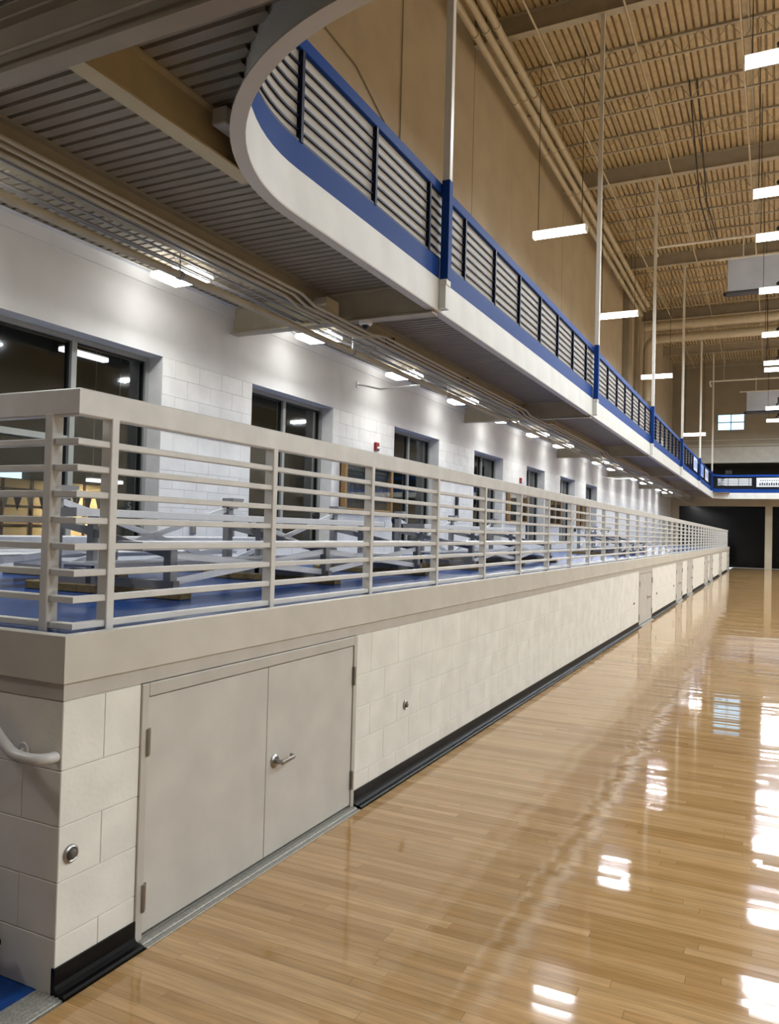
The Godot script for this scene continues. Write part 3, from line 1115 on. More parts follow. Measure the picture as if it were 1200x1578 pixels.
# ---------------------------------------------------------------- pool hall behind the windows
func pool_hall() -> void:
	var s := S()
	box(s, Vector3(-16.5, 1.0, -52.2), Vector3(-6.25, 1.25, 4.5))
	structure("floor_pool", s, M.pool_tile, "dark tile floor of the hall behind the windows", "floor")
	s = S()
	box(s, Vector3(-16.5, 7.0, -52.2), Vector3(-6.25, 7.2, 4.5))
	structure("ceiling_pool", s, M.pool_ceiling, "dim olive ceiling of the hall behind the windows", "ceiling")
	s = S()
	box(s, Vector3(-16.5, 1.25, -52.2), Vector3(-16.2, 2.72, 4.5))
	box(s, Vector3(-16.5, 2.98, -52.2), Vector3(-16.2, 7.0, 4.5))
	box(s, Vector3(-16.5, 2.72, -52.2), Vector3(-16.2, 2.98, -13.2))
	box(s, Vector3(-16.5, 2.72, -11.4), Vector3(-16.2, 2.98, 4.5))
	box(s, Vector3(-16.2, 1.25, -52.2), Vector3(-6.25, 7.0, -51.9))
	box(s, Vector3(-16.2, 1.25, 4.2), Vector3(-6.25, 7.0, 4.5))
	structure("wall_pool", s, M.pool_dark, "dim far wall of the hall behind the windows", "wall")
	s = S()
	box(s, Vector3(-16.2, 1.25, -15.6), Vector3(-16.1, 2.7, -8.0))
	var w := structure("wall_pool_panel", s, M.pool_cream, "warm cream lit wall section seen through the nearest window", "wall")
	s = S()
	for k in 10:
		box(s, Vector3(-16.1, 1.25, -8.4 - k * 0.8), Vector3(-16.06, 2.7, -8.34 - k * 0.8))
	for y in [1.6, 2.05, 2.45]:
		box(s, Vector3(-16.1, y, -15.6), Vector3(-16.065, y + 0.035, -8.0))
	put("brown_grid", s, M.pool_brown, w)
	s = S()
	for k in 8:
		ibeam(s, Vector3(-16.2, 0, 1.0 - 6.0 * k), Vector3(-6.25, 0, 1.0 - 6.0 * k), 0.22, 6.3, 7.0)
	put("pool_beam", s, M.pool_ceiling, get_node("ceiling_pool"))
	# strip lamps
	var spots := [[-12.0, 4.9, -10.9, "left"], [-7.7, 5.3, -8.2, ""], [-15.2, 2.72, -14.6, ""]]
	for i in 3:
		var t := thing("strip_lamp", ["bright strip lamp seen through the right pane of the nearest window", "strip lamp above the pennants, hidden behind the head of the nearest window", "strip lamp lighting the cream wall seen low through the nearest window"][i], "strip lamp", Vector3(spots[i][0], spots[i][1], spots[i][2]))
		s = S()
		box(s, Vector3(-0.08, 0.0, -0.55), Vector3(0.08, 0.08, 0.55), 0.01)
		put("diffuser", s, M.pool_lamp, t)
		s = S()
		box(s, Vector3(-0.06, 0.081, -0.57), Vector3(0.06, 0.12, 0.57), 0.01)
		for e in [-0.4, 0.4]:
			tube(s, [Vector3(0, 0.1, e), Vector3(0, 7.0 - spots[i][1], e)], 0.008, 5)
		put("housing", s, M.white_paint, t)
		area_light(t, Vector3(0, -0.006, 0), Vector2(0.15, 1.1), [5.0, 6.0, 15.0][i], Color(1.0, 0.96, 0.88))
	# string of pennants
	s = S()
	tube(s, [Vector3(-9.0, 2.105, -4.0), Vector3(-9.0, 2.09, -12.0)], 0.004, 5)
	single("pennant_line", s, M.wire, "thin line carrying the triangular pennants behind the nearest window", "rope")
	var zs := [-6.75, -6.95, -7.15, -7.35, -7.55, -7.75, -7.93, -8.12, -8.33, -8.55, -8.75, -9.15]
	for i in zs.size():
		var navy := i % 2 == 0
		if i == 11:
			navy = true
		s = S()
		for e in [0.002, -0.002]:
			tri(s, Vector3(e, 0, -0.085), Vector3(e, 0, 0.085), Vector3(e, -0.26, 0), Vector3(signf(e), 0, 0), Vector3(signf(e), 0, 0), Vector3(signf(e), 0, 0))
		for e in [[Vector3(0, 0, -0.085), Vector3(0, 0, 0.085)], [Vector3(0, 0, -0.085), Vector3(0, -0.26, 0)], [Vector3(0, 0, 0.085), Vector3(0, -0.26, 0)]]:
			bar(s, e[0], e[1], 0.004, 0.004)
		if i == 11:
			s = S()
			box(s, Vector3(-0.003, -0.26, -0.1), Vector3(0.003, 0, 0.1))
		var lab := "%s triangular pennant behind the nearest window, %s from the left" % ["navy" if navy else "pale grey", ORD[i]]
		if i == 7:
			lab = "pale pennant lettered U behind the nearest window"
			navy = false
		if i == 11:
			lab = "navy flag lettered S behind the nearest window"
		var o := single("pennant", s, M.navy_cloth if navy else M.light_cloth, lab, "pennant", Vector3(-9.0, 2.1, zs[i]), "pennants behind the nearest window")
		if i == 7 or i == 11:
			var tm := TextMesh.new()
			tm.text = "U" if i == 7 else "S"
			var f := SystemFont.new()
			f.font_names = PackedStringArray(["Droid Sans"])
			f.font_weight = 700
			tm.font = f
			tm.font_size = 32
			tm.pixel_size = 0.0045 if i == 7 else 0.0055
			tm.depth = 0.004
			var l := MeshInstance3D.new()
			l.name = "letter"
			l.mesh = tm
			l.material_override = M.navy_cloth if i == 7 else M.white_cloth
			l.position = Vector3(0.006, -0.075 if i == 7 else -0.12, 0)
			l.rotation_degrees.y = 90
			o.add_child(l)

# ---------------------------------------------------------------- bleachers
func plank(s: SurfaceTool, x0: float, x1: float, y0: float, y1: float, z0: float, z1: float) -> void:
	sweep(s, PackedVector2Array([Vector2(0, z0), Vector2(0, z1)]), PackedVector2Array([Vector2(x0, y0), Vector2(x0 + 0.01, y0), Vector2(x0 + 0.01, y1 - 0.012), Vector2(x1 - 0.01, y1 - 0.012), Vector2(x1 - 0.01, y0), Vector2(x1, y0), Vector2(x1, y1 - 0.004), Vector2(x1 - 0.004, y1), Vector2(x0 + 0.004, y1), Vector2(x0, y1 - 0.004)]))

func bleacher(at: Vector3, length: float, label: String, low: bool = false) -> void:
	var t := thing("bleacher", label, "bleacher", at, "low aluminium bleachers on the platform")
	var s: SurfaceTool
	for r in [[-0.26, 0.0, 0.275, 0.32], [-0.76, -0.5, 0.455, 0.5]]:
		if low and r[0] < -0.5:
			continue
		s = S()
		plank(s, r[0], r[1], r[2], r[3], 0.0, -length)
		put("seat_plank", s, M.alu, t)
		s = S()
		for e in [0.002, -length - 0.004]:
			box(s, Vector3(r[0] - 0.002, r[2] - 0.004, e - 0.002), Vector3(r[1] + 0.002, r[3] + 0.002, e + 0.004))
		put("end_cap", s, M.alu_dark, t)
	s = S()
	plank(s, -0.62, -0.36, 0.155, 0.19, -0.02, -length + 0.02)
	put("foot_plank", s, M.alu, t)
	var n := int(round((length - 0.5) / 1.42))
	for k in n + 1:
		var z := -0.25 - k * (length - 0.5) / n
		s = S()
		box(s, Vector3(-0.055, 0.05, z - 0.03), Vector3(0.0, 0.275, z + 0.03), 0.004)
		if not low:
			box(s, Vector3(-0.66, 0.05, z - 0.025), Vector3(-0.61, 0.455, z + 0.025), 0.004)
			box(s, Vector3(-0.98, 0.05, z - 0.03), Vector3(-0.92, 0.62, z + 0.03), 0.004)
		bar(s, Vector3(-1.05, 0.075, z), Vector3(0.02, 0.075, z), 0.05, 0.05)
		if not low:
			bar(s, Vector3(-1.0, 0.43, z), Vector3(-0.03, 0.25, z), 0.035, 0.045)
		put("frame", s, M.alu_dark, t)
		s = S()
		sweep(s, PackedVector2Array([Vector2(-0.99, z), Vector2(-0.88, z)]), PackedVector2Array([Vector2(-0.03, 0.56), Vector2(0.03, 0.56), Vector2(0.03, 0.645), Vector2(-0.11, 0.645), Vector2(-0.11, 0.63)]))
		if not low:
			put("gusset", s, M.alu_dark, t)
		s = S()
		box(s, Vector3(-1.15, 0.0, z - 0.05), Vector3(0.09, 0.05, z + 0.05), 0.004)
		put("timber_block", s, M.wood, t)
		if k < n:
			var z2 := -0.25 - (k + 1) * (length - 0.5) / n
			for e in [[-0.95, 0.12, 0.56], [-0.03, 0.09, 0.25]]:
				if low and e[0] < -0.5:
					continue
				s = S()
				bar(s, Vector3(e[0], e[1], z), Vector3(e[0], e[2], z2), 0.012, 0.04, Vector3.UP)
				bar(s, Vector3(e[0] - 0.012, e[2], z), Vector3(e[0] - 0.012, e[1], z2), 0.012, 0.04, Vector3.UP)
				put("cross_brace", s, M.alu, t)
	for z in [] if low else [-0.4, -length + 0.4]:
		s = S()
		lathe(s, Transform3D(Basis(Vector3.FORWARD, -PI / 2), Vector3(-1.07, 0.55, z)), [Vector2(0, -0.02), Vector2(0.045, -0.02), Vector2(0.055, -0.01), Vector2(0.055, 0.01), Vector2(0.045, 0.02), Vector2(0, 0.02)], 16)
		put("wheel", s, M.black, t)

func bleachers() -> void:
	bleacher(Vector3(-3.04, 1.285, -3.2), 3.9, "low aluminium two-row bleacher behind the near end of the railing")
	bleacher(Vector3(-3.04, 1.285, -8.1), 3.9, "low aluminium two-row bleacher before the third tall window, second along the railing")
	bleacher(Vector3(-3.04, 1.285, -17.6), 3.9, "low aluminium two-row bleacher furthest along the platform")
	bleacher(Vector3(-4.35, 1.285, -2.35), 3.9, "low single aluminium bench pushed back near the first tall window, partly out of frame", true)

# ---------------------------------------------------------------- small things on the walls
func print_tex(seed_: int) -> ImageTexture:
	var r := RandomNumberGenerator.new()
	r.seed = seed_
	var im := Image.create(128, 96, false, Image.FORMAT_RGB8)
	im.fill(Color(0.10, 0.10, 0.14))
	for k in 26:
		var c := [Color(0.55, 0.56, 0.6), Color(0.2, 0.16, 0.16), Color(0.33, 0.28, 0.25), Color(0.12, 0.16, 0.36), Color(0.42, 0.40, 0.40)][r.randi() % 5] as Color
		im.fill_rect(Rect2i(r.randi() % 118, 26 + r.randi() % 50, 4 + r.randi() % 9, 8 + r.randi() % 24), c)
	for k in 9:
		im.fill_rect(Rect2i(8 + k * 13, 6, 8, 5), Color(0.8, 0.8, 0.82))
		im.fill_rect(Rect2i(12 + k * 12, 16, 5 + r.randi() % 5, 3), Color(0.6, 0.6, 0.62))
	return ImageTexture.create_from_image(im)

func wall_things() -> void:
	# display cases
	var cases := [[-10.27, -11.92, "wooden display case with dark prints beside the third tall window"], [-18.42, -20.02, "wooden display case left of the fifth tall window, below a red alarm"], [-22.2, -23.6, "wooden display case between the fifth and sixth tall windows"], [-26.0, -27.2, "wooden display case between the sixth and seventh tall windows"]]
	for i in cases.size():
		var a: float = cases[i][0]
		var b: float = cases[i][1]
		var t := thing("display_case", cases[i][2], "display case", Vector3(-5.9, 1.97, (a + b) / 2), "display cases on the white wall")
		var h := 0.80
		var l := (a - b) / 2
		var s := S()
		box(s, Vector3(0, 0, -l), Vector3(0.02, h, l))
		put("back_board", s, M.pool_brown, t)
		s = S()
		box(s, Vector3(0, 0, -l), Vector3(0.10, 0.06, l), 0.004)
		box(s, Vector3(0, h - 0.06, -l), Vector3(0.10, h, l), 0.004)
		for e in [-l, -0.035, l - 0.07]:
			box(s, Vector3(0, 0.06, e), Vector3(0.10, h - 0.06, e + 0.07), 0.004)
		put("frame", s, M.case_wood, t)
		for e in [0, 1]:
			var p := S()
			var za: float = l - 0.08 if e == 0 else -0.045
			var zb: float = 0.045 if e == 0 else -l + 0.08
			var c := [Vector3(0.024, h - 0.07, za), Vector3(0.024, h - 0.07, zb), Vector3(0.024, 0.07, zb), Vector3(0.024, 0.07, za)]
			var uv := [Vector2(0, 0), Vector2(1, 0), Vector2(1, 1), Vector2(0, 1)]
			for q in [0, 1, 2, 0, 2, 3]:
				p.set_normal(Vector3.RIGHT)
				p.set_uv(uv[q])
				p.add_vertex(c[q])
			var m := mat(Color(0.6, 0.58, 0.58), 0.5)
			m.albedo_texture = print_tex(50 + i * 2 + e)
			m.cull_mode = BaseMaterial3D.CULL_DISABLED
			put("print", p, m, t)
		s = S()
		box(s, Vector3(0.085, 0.06, -l + 0.07), Vector3(0.089, h - 0.06, l - 0.07))
		put("glass_front", s, M.clear, t)
	# red alarms
	for e in [[-11.42, "small red fire alarm on the white wall left of the third tall window"], [-19.55, "small red fire alarm on the white wall left of the fifth tall window"]]:
		var t := thing("fire_alarm", e[1], "fire alarm", Vector3(-5.9, 3.0, e[0]), "red fire alarms on the white wall")
		var s := S()
		box(s, Vector3(0, 0, -0.06), Vector3(0.045, 0.14, 0.06), 0.008)
		put("body", s, M.red, t)
		s = S()
		box(s, Vector3(0.045, 0.03, -0.045), Vector3(0.075, 0.065, 0.045), 0.01)
		put("strobe", s, M.white_cloth, t)
	for e in [[-6.97, 1.65, "grey outlet box on the white wall between first and second tall windows"], [-7.67, 1.63, "narrow grey outlet box on the white wall just left of the second tall window"]]:
		var t := thing("outlet_box", e[2], "outlet", Vector3(-5.9, e[1] - 0.05, e[0]))
		var s := S()
		box(s, Vector3(0, 0, -0.04), Vector3(0.03, 0.12, 0.04), 0.005)
		put("box", s, M.alu_dark, t)
		s = S()
		box(s, Vector3(0.03, 0.015, -0.028), Vector3(0.034, 0.105, 0.028), 0.002)
		put("cover", s, M.steel, t)
	var sg := S()
	box(sg, Vector3(0, 0, -0.05), Vector3(0.05, 0.42, 0.05), 0.01)
	var bt := thing("wall_bracket", "tall narrow black box on the white wall between third and fourth windows", "box", Vector3(-5.9, 2.03, -15.08))
	put("body", sg, M.black, bt)
	sg = S()
	box(sg, Vector3(0.05, 0.2, -0.052), Vector3(0.056, 0.24, 0.052))
	put("band", sg, M.alu_dark, bt)
	# round door bumpers on the platform front
	var bz := [[-2.104, "round steel door bumper on the cream blocks near the platform corner"], [-5.0, "round steel door bumper on the cream blocks right of the nearest double door"], [-14.85, "round steel door bumper on the cream blocks left of the second double door"], [-17.9, "round steel door bumper on the cream blocks right of the second double door"], [-21.1, "round steel door bumper on the cream blocks left of the third double door"]]
	for e in bz:
		var t := thing("door_bumper", e[1], "door bumper", Vector3(-2.3, 0.49, e[0]), "door bumpers on the platform front")
		var b := Basis(Vector3.FORWARD, -PI / 2)
		b = Basis(Vector3(0, 0, 1), -PI / 2)
		var s := S()
		lathe(s, Transform3D(b, Vector3.ZERO), [Vector2(0.0, 0.008), Vector2(0.02, 0.008), Vector2(0.026, 0.012), Vector2(0.032, 0.008), Vector2(0.034, 0.0)], 28)
		put("rose", s, M.steel, t)
		s = S()
		lathe(s, Transform3D(b, Vector3(0.006, 0, 0)), [Vector2(0.0, 0.018), Vector2(0.012, 0.016), Vector2(0.018, 0.009), Vector2(0.0195, 0.0)], 24)
		put("rubber_bumper", s, mat(Color(0.36, 0.34, 0.31), 0.5), t)

# ---------------------------------------------------------------- under the walkway
func under_walkway() -> void:
	for k in 18:
		var z := -0.8 - 2.62 * k
		var t := thing("bay_lamp", "bright square lamp under the walkway above the white wall, %s from near end" % ORD[k], "ceiling lamp", Vector3(-5.34, 4.15, z), "square lamps under the walkway")
		var s := S()
		box(s, Vector3(-0.25, 0.0, -0.19), Vector3(0.25, 0.06, 0.19), 0.015)
		put("diffuser", s, M.bay, t)
		s = S()
		box(s, Vector3(-0.12, 0.061, -0.16), Vector3(0.12, 0.10, 0.16), 0.01)
		for e in [-0.1, 0.1]:
			tube(s, [Vector3(0, 0.09, e), Vector3(0, 0.194, e)], 0.008, 6)
		put("housing", s, M.white_paint, t)
		area_light(t, Vector3(0.13, -0.062, 0), Vector2(0.24, 0.36), BAY, Color(0.99, 0.995, 0.985), 30.0)
	# the thick pipe in front of the lamps
	var p := thing("sprinkler_pipe", "thick grey sprinkler pipe running under the walkway before the square lamps", "pipe")
	var s := S()
	tube(s, [Vector3(-4.80, 3.935, 4.4), Vector3(-4.80, 3.935, -51.5)], 0.036, 14)
	put("pipe", s, M.soffit_beam, p)
	s = S()
	for k in 16:
		var z := -2.2 - 3.2 * k
		tube(s, [Vector3(-4.80, 3.935, z - 0.02), Vector3(-4.80, 3.935, z + 0.02)], 0.043, 14)
		tube(s, [Vector3(-4.80, 3.97, z), Vector3(-4.80, 4.35, z)], 0.006, 6)
	put("hanger", s, M.alu_dark, p)
	# conduits beside it
	var xs := [-4.24, -4.33, -4.43]
	for i in 3:
		var pts := []
		for k in 7:
			var zb := -7.62 - 7.85 * (k - 1)
			pts.append_array([Vector3(xs[i], 4.03, zb + 1.1), Vector3(xs[i] + 0.0, 3.975, zb + 0.85), Vector3(xs[i], 3.975, zb - 0.4), Vector3(xs[i], 4.03, zb - 0.75)])
		s = S()
		tube(s, pts, 0.017, 8)
		single("conduit", s, M.soffit_beam, "%s of the three tan conduits running beside the middle beam under the walkway" % ["rightmost", "middle one", "leftmost"][i], "conduit", Vector3.ZERO, "conduits under the walkway")
	for e in [[-4.56, 4.06, "thin grey conduit beside the leftmost tan conduit under the walkway"], [-4.66, 4.03, "thin grey conduit right of the thick sprinkler pipe"], [-4.92, 4.09, "thin grey conduit between sprinkler pipe and square lamps"], [-5.02, 4.12, "thin grey conduit passing just before the square lamps"]]:
		s = S()
		tube(s, [Vector3(e[0], e[1], 4.0), Vector3(e[0], e[1] - 0.05, -51.5)], 0.011, 7)
		single("conduit", s, M.alu_dark, e[2], "conduit")
	for k in 4:
		var b := thing("conduit_bracket", "small black bracket above the tan conduits under the walkway, %s from the near end" % ORD[k], "bracket", Vector3(-4.47, 4.075, -8.95 - 2.7 * k), "black brackets above the conduits")
		s = S()
		box(s, Vector3(-0.03, 0.0, -0.045), Vector3(0.0, 0.09, 0.045), 0.004)
		bar(s, Vector3(-0.015, 0.08, 0), Vector3(0.06, 0.08, 0), 0.05, 0.012)
		bar(s, Vector3(0.055, 0.0, 0), Vector3(0.055, 0.085, 0), 0.012, 0.05)
		put("body", s, M.black, b)
	for e in [[-10.75, 3.88, "thin bent white arm from the wall to the sprinkler pipe left of the third window"], [-30.2, 3.86, "thin bent white arm from the wall to the sprinkler pipe beyond the last window"]]:
		var arm := thing("sprinkler_strut", e[2], "strut", Vector3(-5.9, e[1], e[0]), "white arms to the sprinkler pipe")
		s = S()
		tube(s, [Vector3(0.0, 0.09, 0), Vector3(0.12, 0.07, 0), Vector3(0.4, 0.0, 0), Vector3(1.07, 0.02, 0)], 0.014, 8)
		put("tube", s, M.white_paint, arm)
		s = S()
		box(s, Vector3(0, 0.04, -0.04), Vector3(0.012, 0.14, 0.04), 0.003)
		put("wall_plate", s, M.white_paint, arm)
	# junction box, camera dome, small box near the curve
	var j := thing("junction_box", "tan junction box among the conduits before the first cross beam", "junction box", Vector3(-4.36, 4.0, -7.2))
	s = S()
	box(s, Vector3(-0.09, 0.0, -0.13), Vector3(0.09, 0.16, 0.13), 0.01)
	put("body", s, M.soffit_beam, j)
	s = S()
	box(s, Vector3(-0.07, -0.006, -0.1), Vector3(0.07, 0.0, 0.1), 0.002)
	put("cover", s, M.frame, j)
	var cd := thing("dome_camera", "white dome camera with black eye under the first cross beam", "camera", Vector3(-4.1, 4.01, -7.62))
	s = S()
	lathe(s, Transform3D(), [Vector2(0.075, 0.0), Vector2(0.075, -0.03), Vector2(0.055, -0.045), Vector2(0.0, -0.045)], 24)
	put("base", s, M.white_paint, cd)
	s = S()
	lathe(s, Transform3D(), [Vector2(0.042, -0.045), Vector2(0.036, -0.07), Vector2(0.02, -0.085), Vector2(0.0, -0.09)], 20)
	put("dome", s, M.black, cd)
	var bx := thing("speaker_box", "small grey box on the tan edge beam beside the curved fascia", "box", Vector3(-3.14, 4.2, -3.92))
	s = S()
	box(s, Vector3(-0.05, 0.0, -0.09), Vector3(0.06, 0.11, 0.09), 0.008)
	put("body", s, M.fascia_edge, bx)
	s = S()
	lathe(s, Transform3D(Basis(Vector3(0, 0, 1), -PI / 2), Vector3(0.06, 0.055, 0.03)), [Vector2(0, 0.003), Vector2(0.008, 0.003), Vector2(0.01, 0.0)], 10)
	put("knockout", s, M.black, bx)

# ---------------------------------------------------------------- things hung high up
func hanging_things() -> void:
	# three pipes along the top of the wall
	var px := [-5.53, -5.30, -5.08]
	for i in 3:
		var t := thing("roof_pipe", "%s of three thick tan pipes along the top of the tan wall" % ["leftmost", "middle one", "rightmost"][i], "pipe", Vector3.ZERO, "pipes along the top of the wall")
		var s := S()
		tube(s, [Vector3(px[i], 11.7 + i * 0.03, 3), Vector3(px[i], 11.7 + i * 0.03, -36.5 + i * 0.6)], 0.075, 12)
		put("pipe", s, M.pipe, t)
		s = S()
		for k in 14:
			var z := 1.6 - 2.7 * k
			tube(s, [Vector3(px[i], 11.7 + i * 0.03, z - 0.03), Vector3(px[i], 11.7 + i * 0.03, z + 0.03)], 0.09, 12)
		put("coupling", s, M.pipe, t)
		s = S()
		for k in 7:
			var z := 1.6 - 5.4 * k
			tube(s, [Vector3(px[i], 11.75, z), Vector3(px[i], 12.55, z)], 0.008, 5)
		put("hanger_rod", s, M.wire, t)
	var names := ["thin tan sprinkler line near the tan wall below the roof joists", "thin tan sprinkler line further out below the roof joists", "thin tan sprinkler line near the right edge below the roof joists"]
	var lx := [[-4.45, 11.9], [-2.75, 12.05], [-0.72, 11.75]]
	for i in 3:
		var s := S()
		tube(s, [Vector3(lx[i][0], lx[i][1], 2.0), Vector3(lx[i][0], lx[i][1], -50.0)], 0.022, 8)
		single("sprinkler_line", s, M.pipe, names[i], "pipe", Vector3.ZERO, "sprinkler lines under the roof")
	# big ducts across the far part, turning down the wall
	for i in 2:
		var z := -37.95 - i * 0.45
		var y := 11.52 - i * 0.5
		var r := 0.2
		var x := -5.62 + i * 0.1
		var pts := []
		if i == 1:
			pts = [Vector3(x, 8.1, z), Vector3(x, y - 0.5, z)]
			for k in range(1, 6):
				var a := PI - PI / 2 * k / 5.0
				pts.append(Vector3(x + 0.5 + cos(a) * 0.5, y - 0.5 + sin(a) * 0.5, z))
		else:
			pts = [Vector3(x, y, z)]
		pts.append(Vector3(19.8, y, z))
		var t := thing("air_duct", ["tan round duct crossing the far roof, front one of two", "tan round duct that bends down along the far left wall"][i], "duct", Vector3.ZERO, "ducts across the far roof")
		var s := S()
		tube(s, pts, r, 16)
		put("duct", s, M.pipe, t)
		s = S()
		for k in 6:
			tube(s, [Vector3(-3.5 + 3.6 * k - 0.03, y, z), Vector3(-3.5 + 3.6 * k + 0.03, y, z)], r + 0.02, 16)
		put("joint_band", s, M.pipe, t)
	var pl := S()
	box(pl, Vector3(-5.9, 4.46, -34.6), Vector3(-5.62, 12.5, -33.9), 0.01)
	box(pl, Vector3(-5.9, 4.46, -37.2), Vector3(-5.75, 12.5, -36.9), 0.01)
	structure("trim_3", pl, M.tan_dark, "tan pilaster strips on the upper wall before the duct", "trim")
	# the fine conduit along the upper wall
	var cs := S()
	tube(cs, [Vector3(-5.88, 8.35, -8.6), Vector3(-5.88, 8.9, -9.4), Vector3(-5.88, 8.85, -10.4), Vector3(-5.88, 8.2, -12.0), Vector3(-5.88, 8.2, -33.8)], 0.012, 6)
	tube(cs, [Vector3(-5.88, 7.0, -12.0), Vector3(-5.88, 12.4, -12.0)], 0.01, 6)
	single("wall_conduit", cs, M.tan_dark, "thin tan conduit running along the upper tan wall", "conduit")
	# rolled grey fabric panels hung from white pipes
	for i in 2:
		var z := -27.0 if i == 0 else -46.0
		var y: float = 11.31 if i == 0 else 10.3
		var x0: float = -3.68 if i == 0 else -3.3
		var t := thing("hanging_screen", ["large grey fabric screen with rolled lower edge hanging from a white pipe, nearer one", "smaller looking grey fabric screen hanging before the far wall, further one"][i], "screen", Vector3(0, y, z), "grey fabric screens")
		var s := S()
		tube(s, [Vector3(x0 + 0.06, -0.3, 0), Vector3(x0, -0.12, 0), Vector3(x0, 0.0, 0), Vector3(6, 0.0, 0)], 0.055, 10)
		put("hanger_pipe", s, M.white_paint, t)
		var xl := -1.46
		for k in 4:
			var hx := xl + 0.45 + k * 2.2
			s = S()
			tube(s, [Vector3(hx, 0.1, 0.05), Vector3(hx, -0.66, 0.02)], 0.018, 6)
			put("chain", s, M.white_paint, t)
		for hx in [-2.6, 1.2]:
			s = S()
			tube(s, [Vector3(hx, 0, 0), Vector3(hx, 12.55 - y, 0)], 0.012, 6)
			put("hanger_rod", s, M.white_paint, t)
		s = S()
		var n := 24
		for k in n:
			var xa := xl + 7.0 * k / n
			var xb := xl + 7.0 * (k + 1) / n
			var da := sin(k * 1.3) * 0.02
			var db := sin((k + 1) * 1.3) * 0.02
			quad(s, Vector3(xa, -0.68, 0), Vector3(xb, -0.68, 0), Vector3(xb, -1.78, db), Vector3(xa, -1.78, da), Vector3(0, 0, 1))
			quad(s, Vector3(xa, -0.68, -0.01), Vector3(xb, -0.68, -0.01), Vector3(xb, -1.78, db - 0.01), Vector3(xa, -1.78, da - 0.01), Vector3(0, 0, -1))
		quad(s, Vector3(xl, -0.68, 0), Vector3(xl, -0.68, -0.01), Vector3(xl, -1.78, -0.01), Vector3(xl, -1.78, 0), Vector3.LEFT)
		put("fabric", s, M.fabric, t)
		s = S()
		tube(s, [Vector3(xl - 0.35, -0.66, 0), Vector3(xl + 7.2, -0.66, 0)], 0.03, 8)
		put("top_batten", s, M.white_paint, t)
		s = S()
		tube(s, [Vector3(xl - 0.04, -1.80, 0), Vector3(xl + 7.0, -1.80, 0)], 0.09, 12)
		put("roll", s, mottled(Color(0.36, 0.37, 0.42), 0.7, noise_tex(0.06, 70, Color(0.7, 0.7, 0.7), Color(1, 1, 1)), 1.5), t)
		s = S()
		tube(s, [Vector3(xl - 0.12, -1.80, 0), Vector3(xl - 0.04, -1.80, 0)], 0.06, 10)
		put("end_plug", s, M.black, t)
	# dark drop cables
	for i in 2:
		var s := S()
		var cx: float = [-1.95, -1.78][i]
		tube(s, [Vector3(cx, 12.5, -19.4), Vector3(cx - 0.03, 11.0, -23.0), Vector3(cx, 11.31, -26.9)], 0.018, 6)
		single("drop_cable", s, M.wire, ["left one of two dark cables slanting below the roof to the white pipe", "right one of two dark cables slanting below the roof to the white pipe"][i], "cable", Vector3.ZERO, "dark cables below the roof")
	# banners on the far railings
	var bl := [[-36.4, -38.1, "white and blue banner on the side walkway railing, nearest of three"], [-39.4, -41.6, "pale blue banner on the side walkway railing, middle of three"], [-42.6, -44.6, "white banner with dark figure on the side walkway railing, furthest of three"]]
	for i in 3:
		var t := thing("rail_banner", bl[i][2], "banner", Vector3(-3.22, 4.7, (bl[i][0] + bl[i][1]) / 2), "banners on the side railing")
		var l: float = (bl[i][0] - bl[i][1]) / 2
		var s := S()
		box(s, Vector3(0, 0, -l), Vector3(0.006, 0.58, l))
		put("cloth", s, mat([Color(0.72, 0.77, 0.9), Color(0.55, 0.64, 0.86), Color(0.78, 0.8, 0.86)][i], 0.7), t)
		s = S()
		for k in 4:
			var zz := l * (0.7 - 0.42 * k)
			box(s, Vector3(0.006, 0.1 + 0.05 * (k % 2), zz - 0.14), Vector3(0.008, 0.42 + 0.04 * (k % 3), zz + 0.02))
		put("figure", s, mat(Color(0.22, 0.3, 0.58), 0.7), t)
	for i in 2:
		var xa: float = [-3.05, -1.0][i]
		var xb: float = [-1.25, 1.0][i]
		var t := thing("rail_banner", ["white striped banner on the far walkway railing beside the corner", "grey lettered banner on the far walkway railing at the right edge"][i], "banner", Vector3((xa + xb) / 2, 4.66, -49.535), "banners on the far railing")
		var l := (xb - xa) / 2
		var s := S()
		if i == 0:
			for k in 4:
				box(s, Vector3(-l, 0.16 + 0.11 * k, 0), Vector3(l, 0.24 + 0.11 * k, 0.006))
		else:
			box(s, Vector3(-l, 0.08, 0), Vector3(l, 0.6, 0.006))
		put("cloth", s, mat(Color(0.80, 0.81, 0.82), 0.7), t)
		s = S()
		if i == 1:
			for k in 14:
				box(s, Vector3(-l * 0.85 + 0.12 * k, 0.16, 0.006), Vector3(-l * 0.85 + 0.12 * k + 0.08, 0.30 + 0.03 * (k % 2), 0.009))
				box(s, Vector3(-l * 0.8 + 0.115 * k, 0.42, 0.006), Vector3(-l * 0.8 + 0.115 * k + 0.06, 0.48, 0.009))
		else:
			for k in 3:
				box(s, Vector3(-l + 0.55 * (k + 1), 0.16, 0.006), Vector3(-l + 0.55 * (k + 1) + 0.03, 0.57, 0.008))
		put("lettering", s, mat(Color(0.25, 0.27, 0.32), 0.7), t).set_meta("kind", "stuff")
	# dark post-like machine and chair seen above the far railing
	var q := thing("floor_lamp_stand", "dark upright machine standing behind the far railing near the corner", "machine", Vector3(-2.55, 4.46, -51.2))
	var sq := S()
	box(sq, Vector3(-0.25, 0.0, -0.3), Vector3(0.25, 0.12, 0.3), 0.02)
	bar(sq, Vector3(-0.18, 0.1, 0), Vector3(-0.14, 1.2, 0.05), 0.07, 0.07)
	bar(sq, Vector3(0.18, 0.1, 0), Vector3(0.14, 1.2, 0.05), 0.07, 0.07)
	put("frame", sq, M.black, q)
	sq = S()
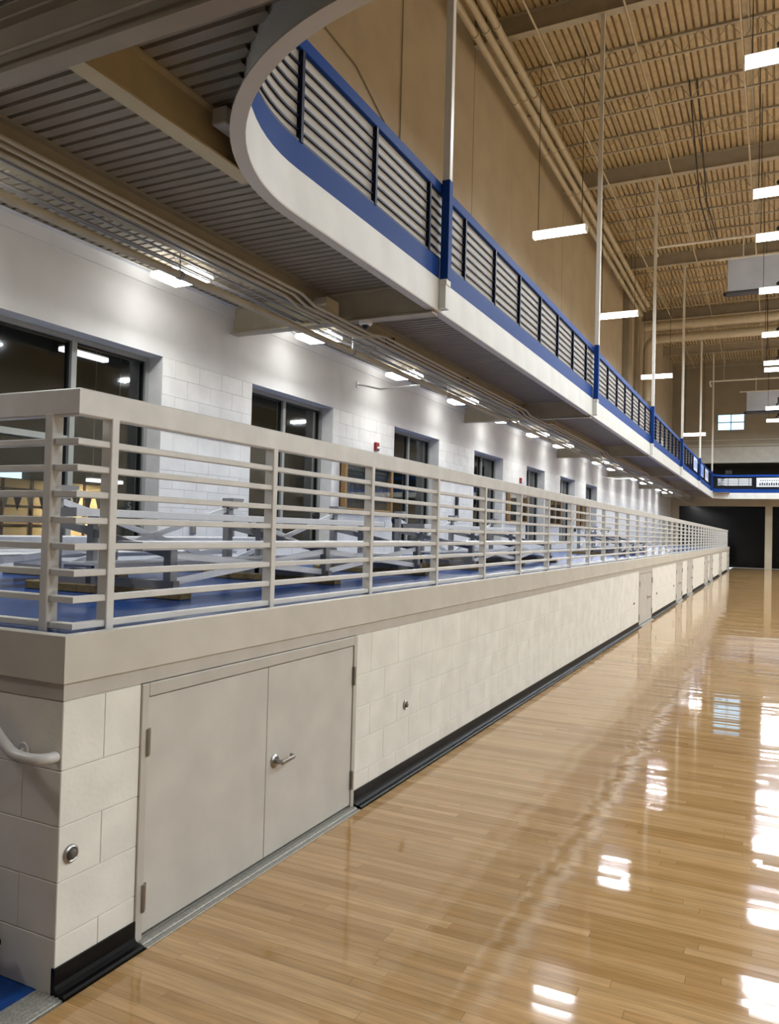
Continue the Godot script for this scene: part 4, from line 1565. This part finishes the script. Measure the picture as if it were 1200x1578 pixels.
	box(sq, Vector3(-0.2, 1.15, -0.04), Vector3(0.2, 1.4, 0.06), 0.02)
	put("console", sq, M.black, q)

# ---------------------------------------------------------------- stair at the near end of the platform
func stair() -> void:
	var s := S()
	box(s, Vector3(-6.2, -0.3, -2.06), Vector3(-2.385, 0.0, 4.5))
	structure("floor_stair", s, M.blue_floor, "blue rubber floor at the foot of the stair", "floor")
	s = S()
	box(s, Vector3(-2.385, -0.05, -2.05), Vector3(-2.25, 0.004, 4.4), 0.002)
	for k in 6:
		box(s, Vector3(-2.378 + 0.02 * k, 0.004, -2.05), Vector3(-2.368 + 0.02 * k, 0.008, 4.4))
	structure("trim_4", s, M.sill, "ribbed metal strip between blue floor and maple floor", "trim")
	s = S()
	var t := thing("stair", "dark stair rising to the left beside the platform end", "stair", Vector3(-2.565, 0, -1.4))
	for k in 8:
		s = S()
		box(s, Vector3(-0.28 * (k + 1), 0.0, -0.62), Vector3(-0.28 * k, 0.158 * (k + 1), 0.6), 0.008)
		put("step", s, M.blue_floor, t)
		s = S()
		tube(s, [Vector3(-0.28 * k + 0.004, 0.158 * (k + 1) - 0.012, -0.62), Vector3(-0.28 * k + 0.004, 0.158 * (k + 1) - 0.012, 0.6)], 0.018, 10)
		put("nosing", s, M.rubber, t)
	var h := thing("handrail", "grey pipe handrail sloping down the shaded platform end wall", "handrail", Vector3(-2.475, 0.873, -1.98))
	s = S()
	var pts := [Vector3(-2.6, 1.55, 0), Vector3(-0.085, 0.055, 0)]
	for k in range(1, 7):
		var f := k / 6.0
		pts.append(Vector3(-0.085 + 0.13 * f, 0.055 - 0.075 * sin(f * PI / 2), 0))
	pts.append_array([Vector3(0.10, -0.021, 0), Vector3(0.135, -0.021, -0.012), Vector3(0.15, -0.021, -0.04), Vector3(0.15, -0.021, -0.068)])
	tube(s, pts, 0.02, 14)
	put("pipe", s, M.rail, h)
	s = S()
	tube(s, [Vector3(-0.02, 0.0, 0), Vector3(-0.02, -0.03, -0.03), Vector3(-0.02, -0.02, -0.068)], 0.008, 8)
	lathe(s, Transform3D(Basis(Vector3.RIGHT, PI / 2), Vector3(-0.02, -0.02, -0.069)), [Vector2(0, 0.006), Vector2(0.025, 0.006), Vector2(0.028, 0)], 16)
	put("bracket", s, M.rail, h)
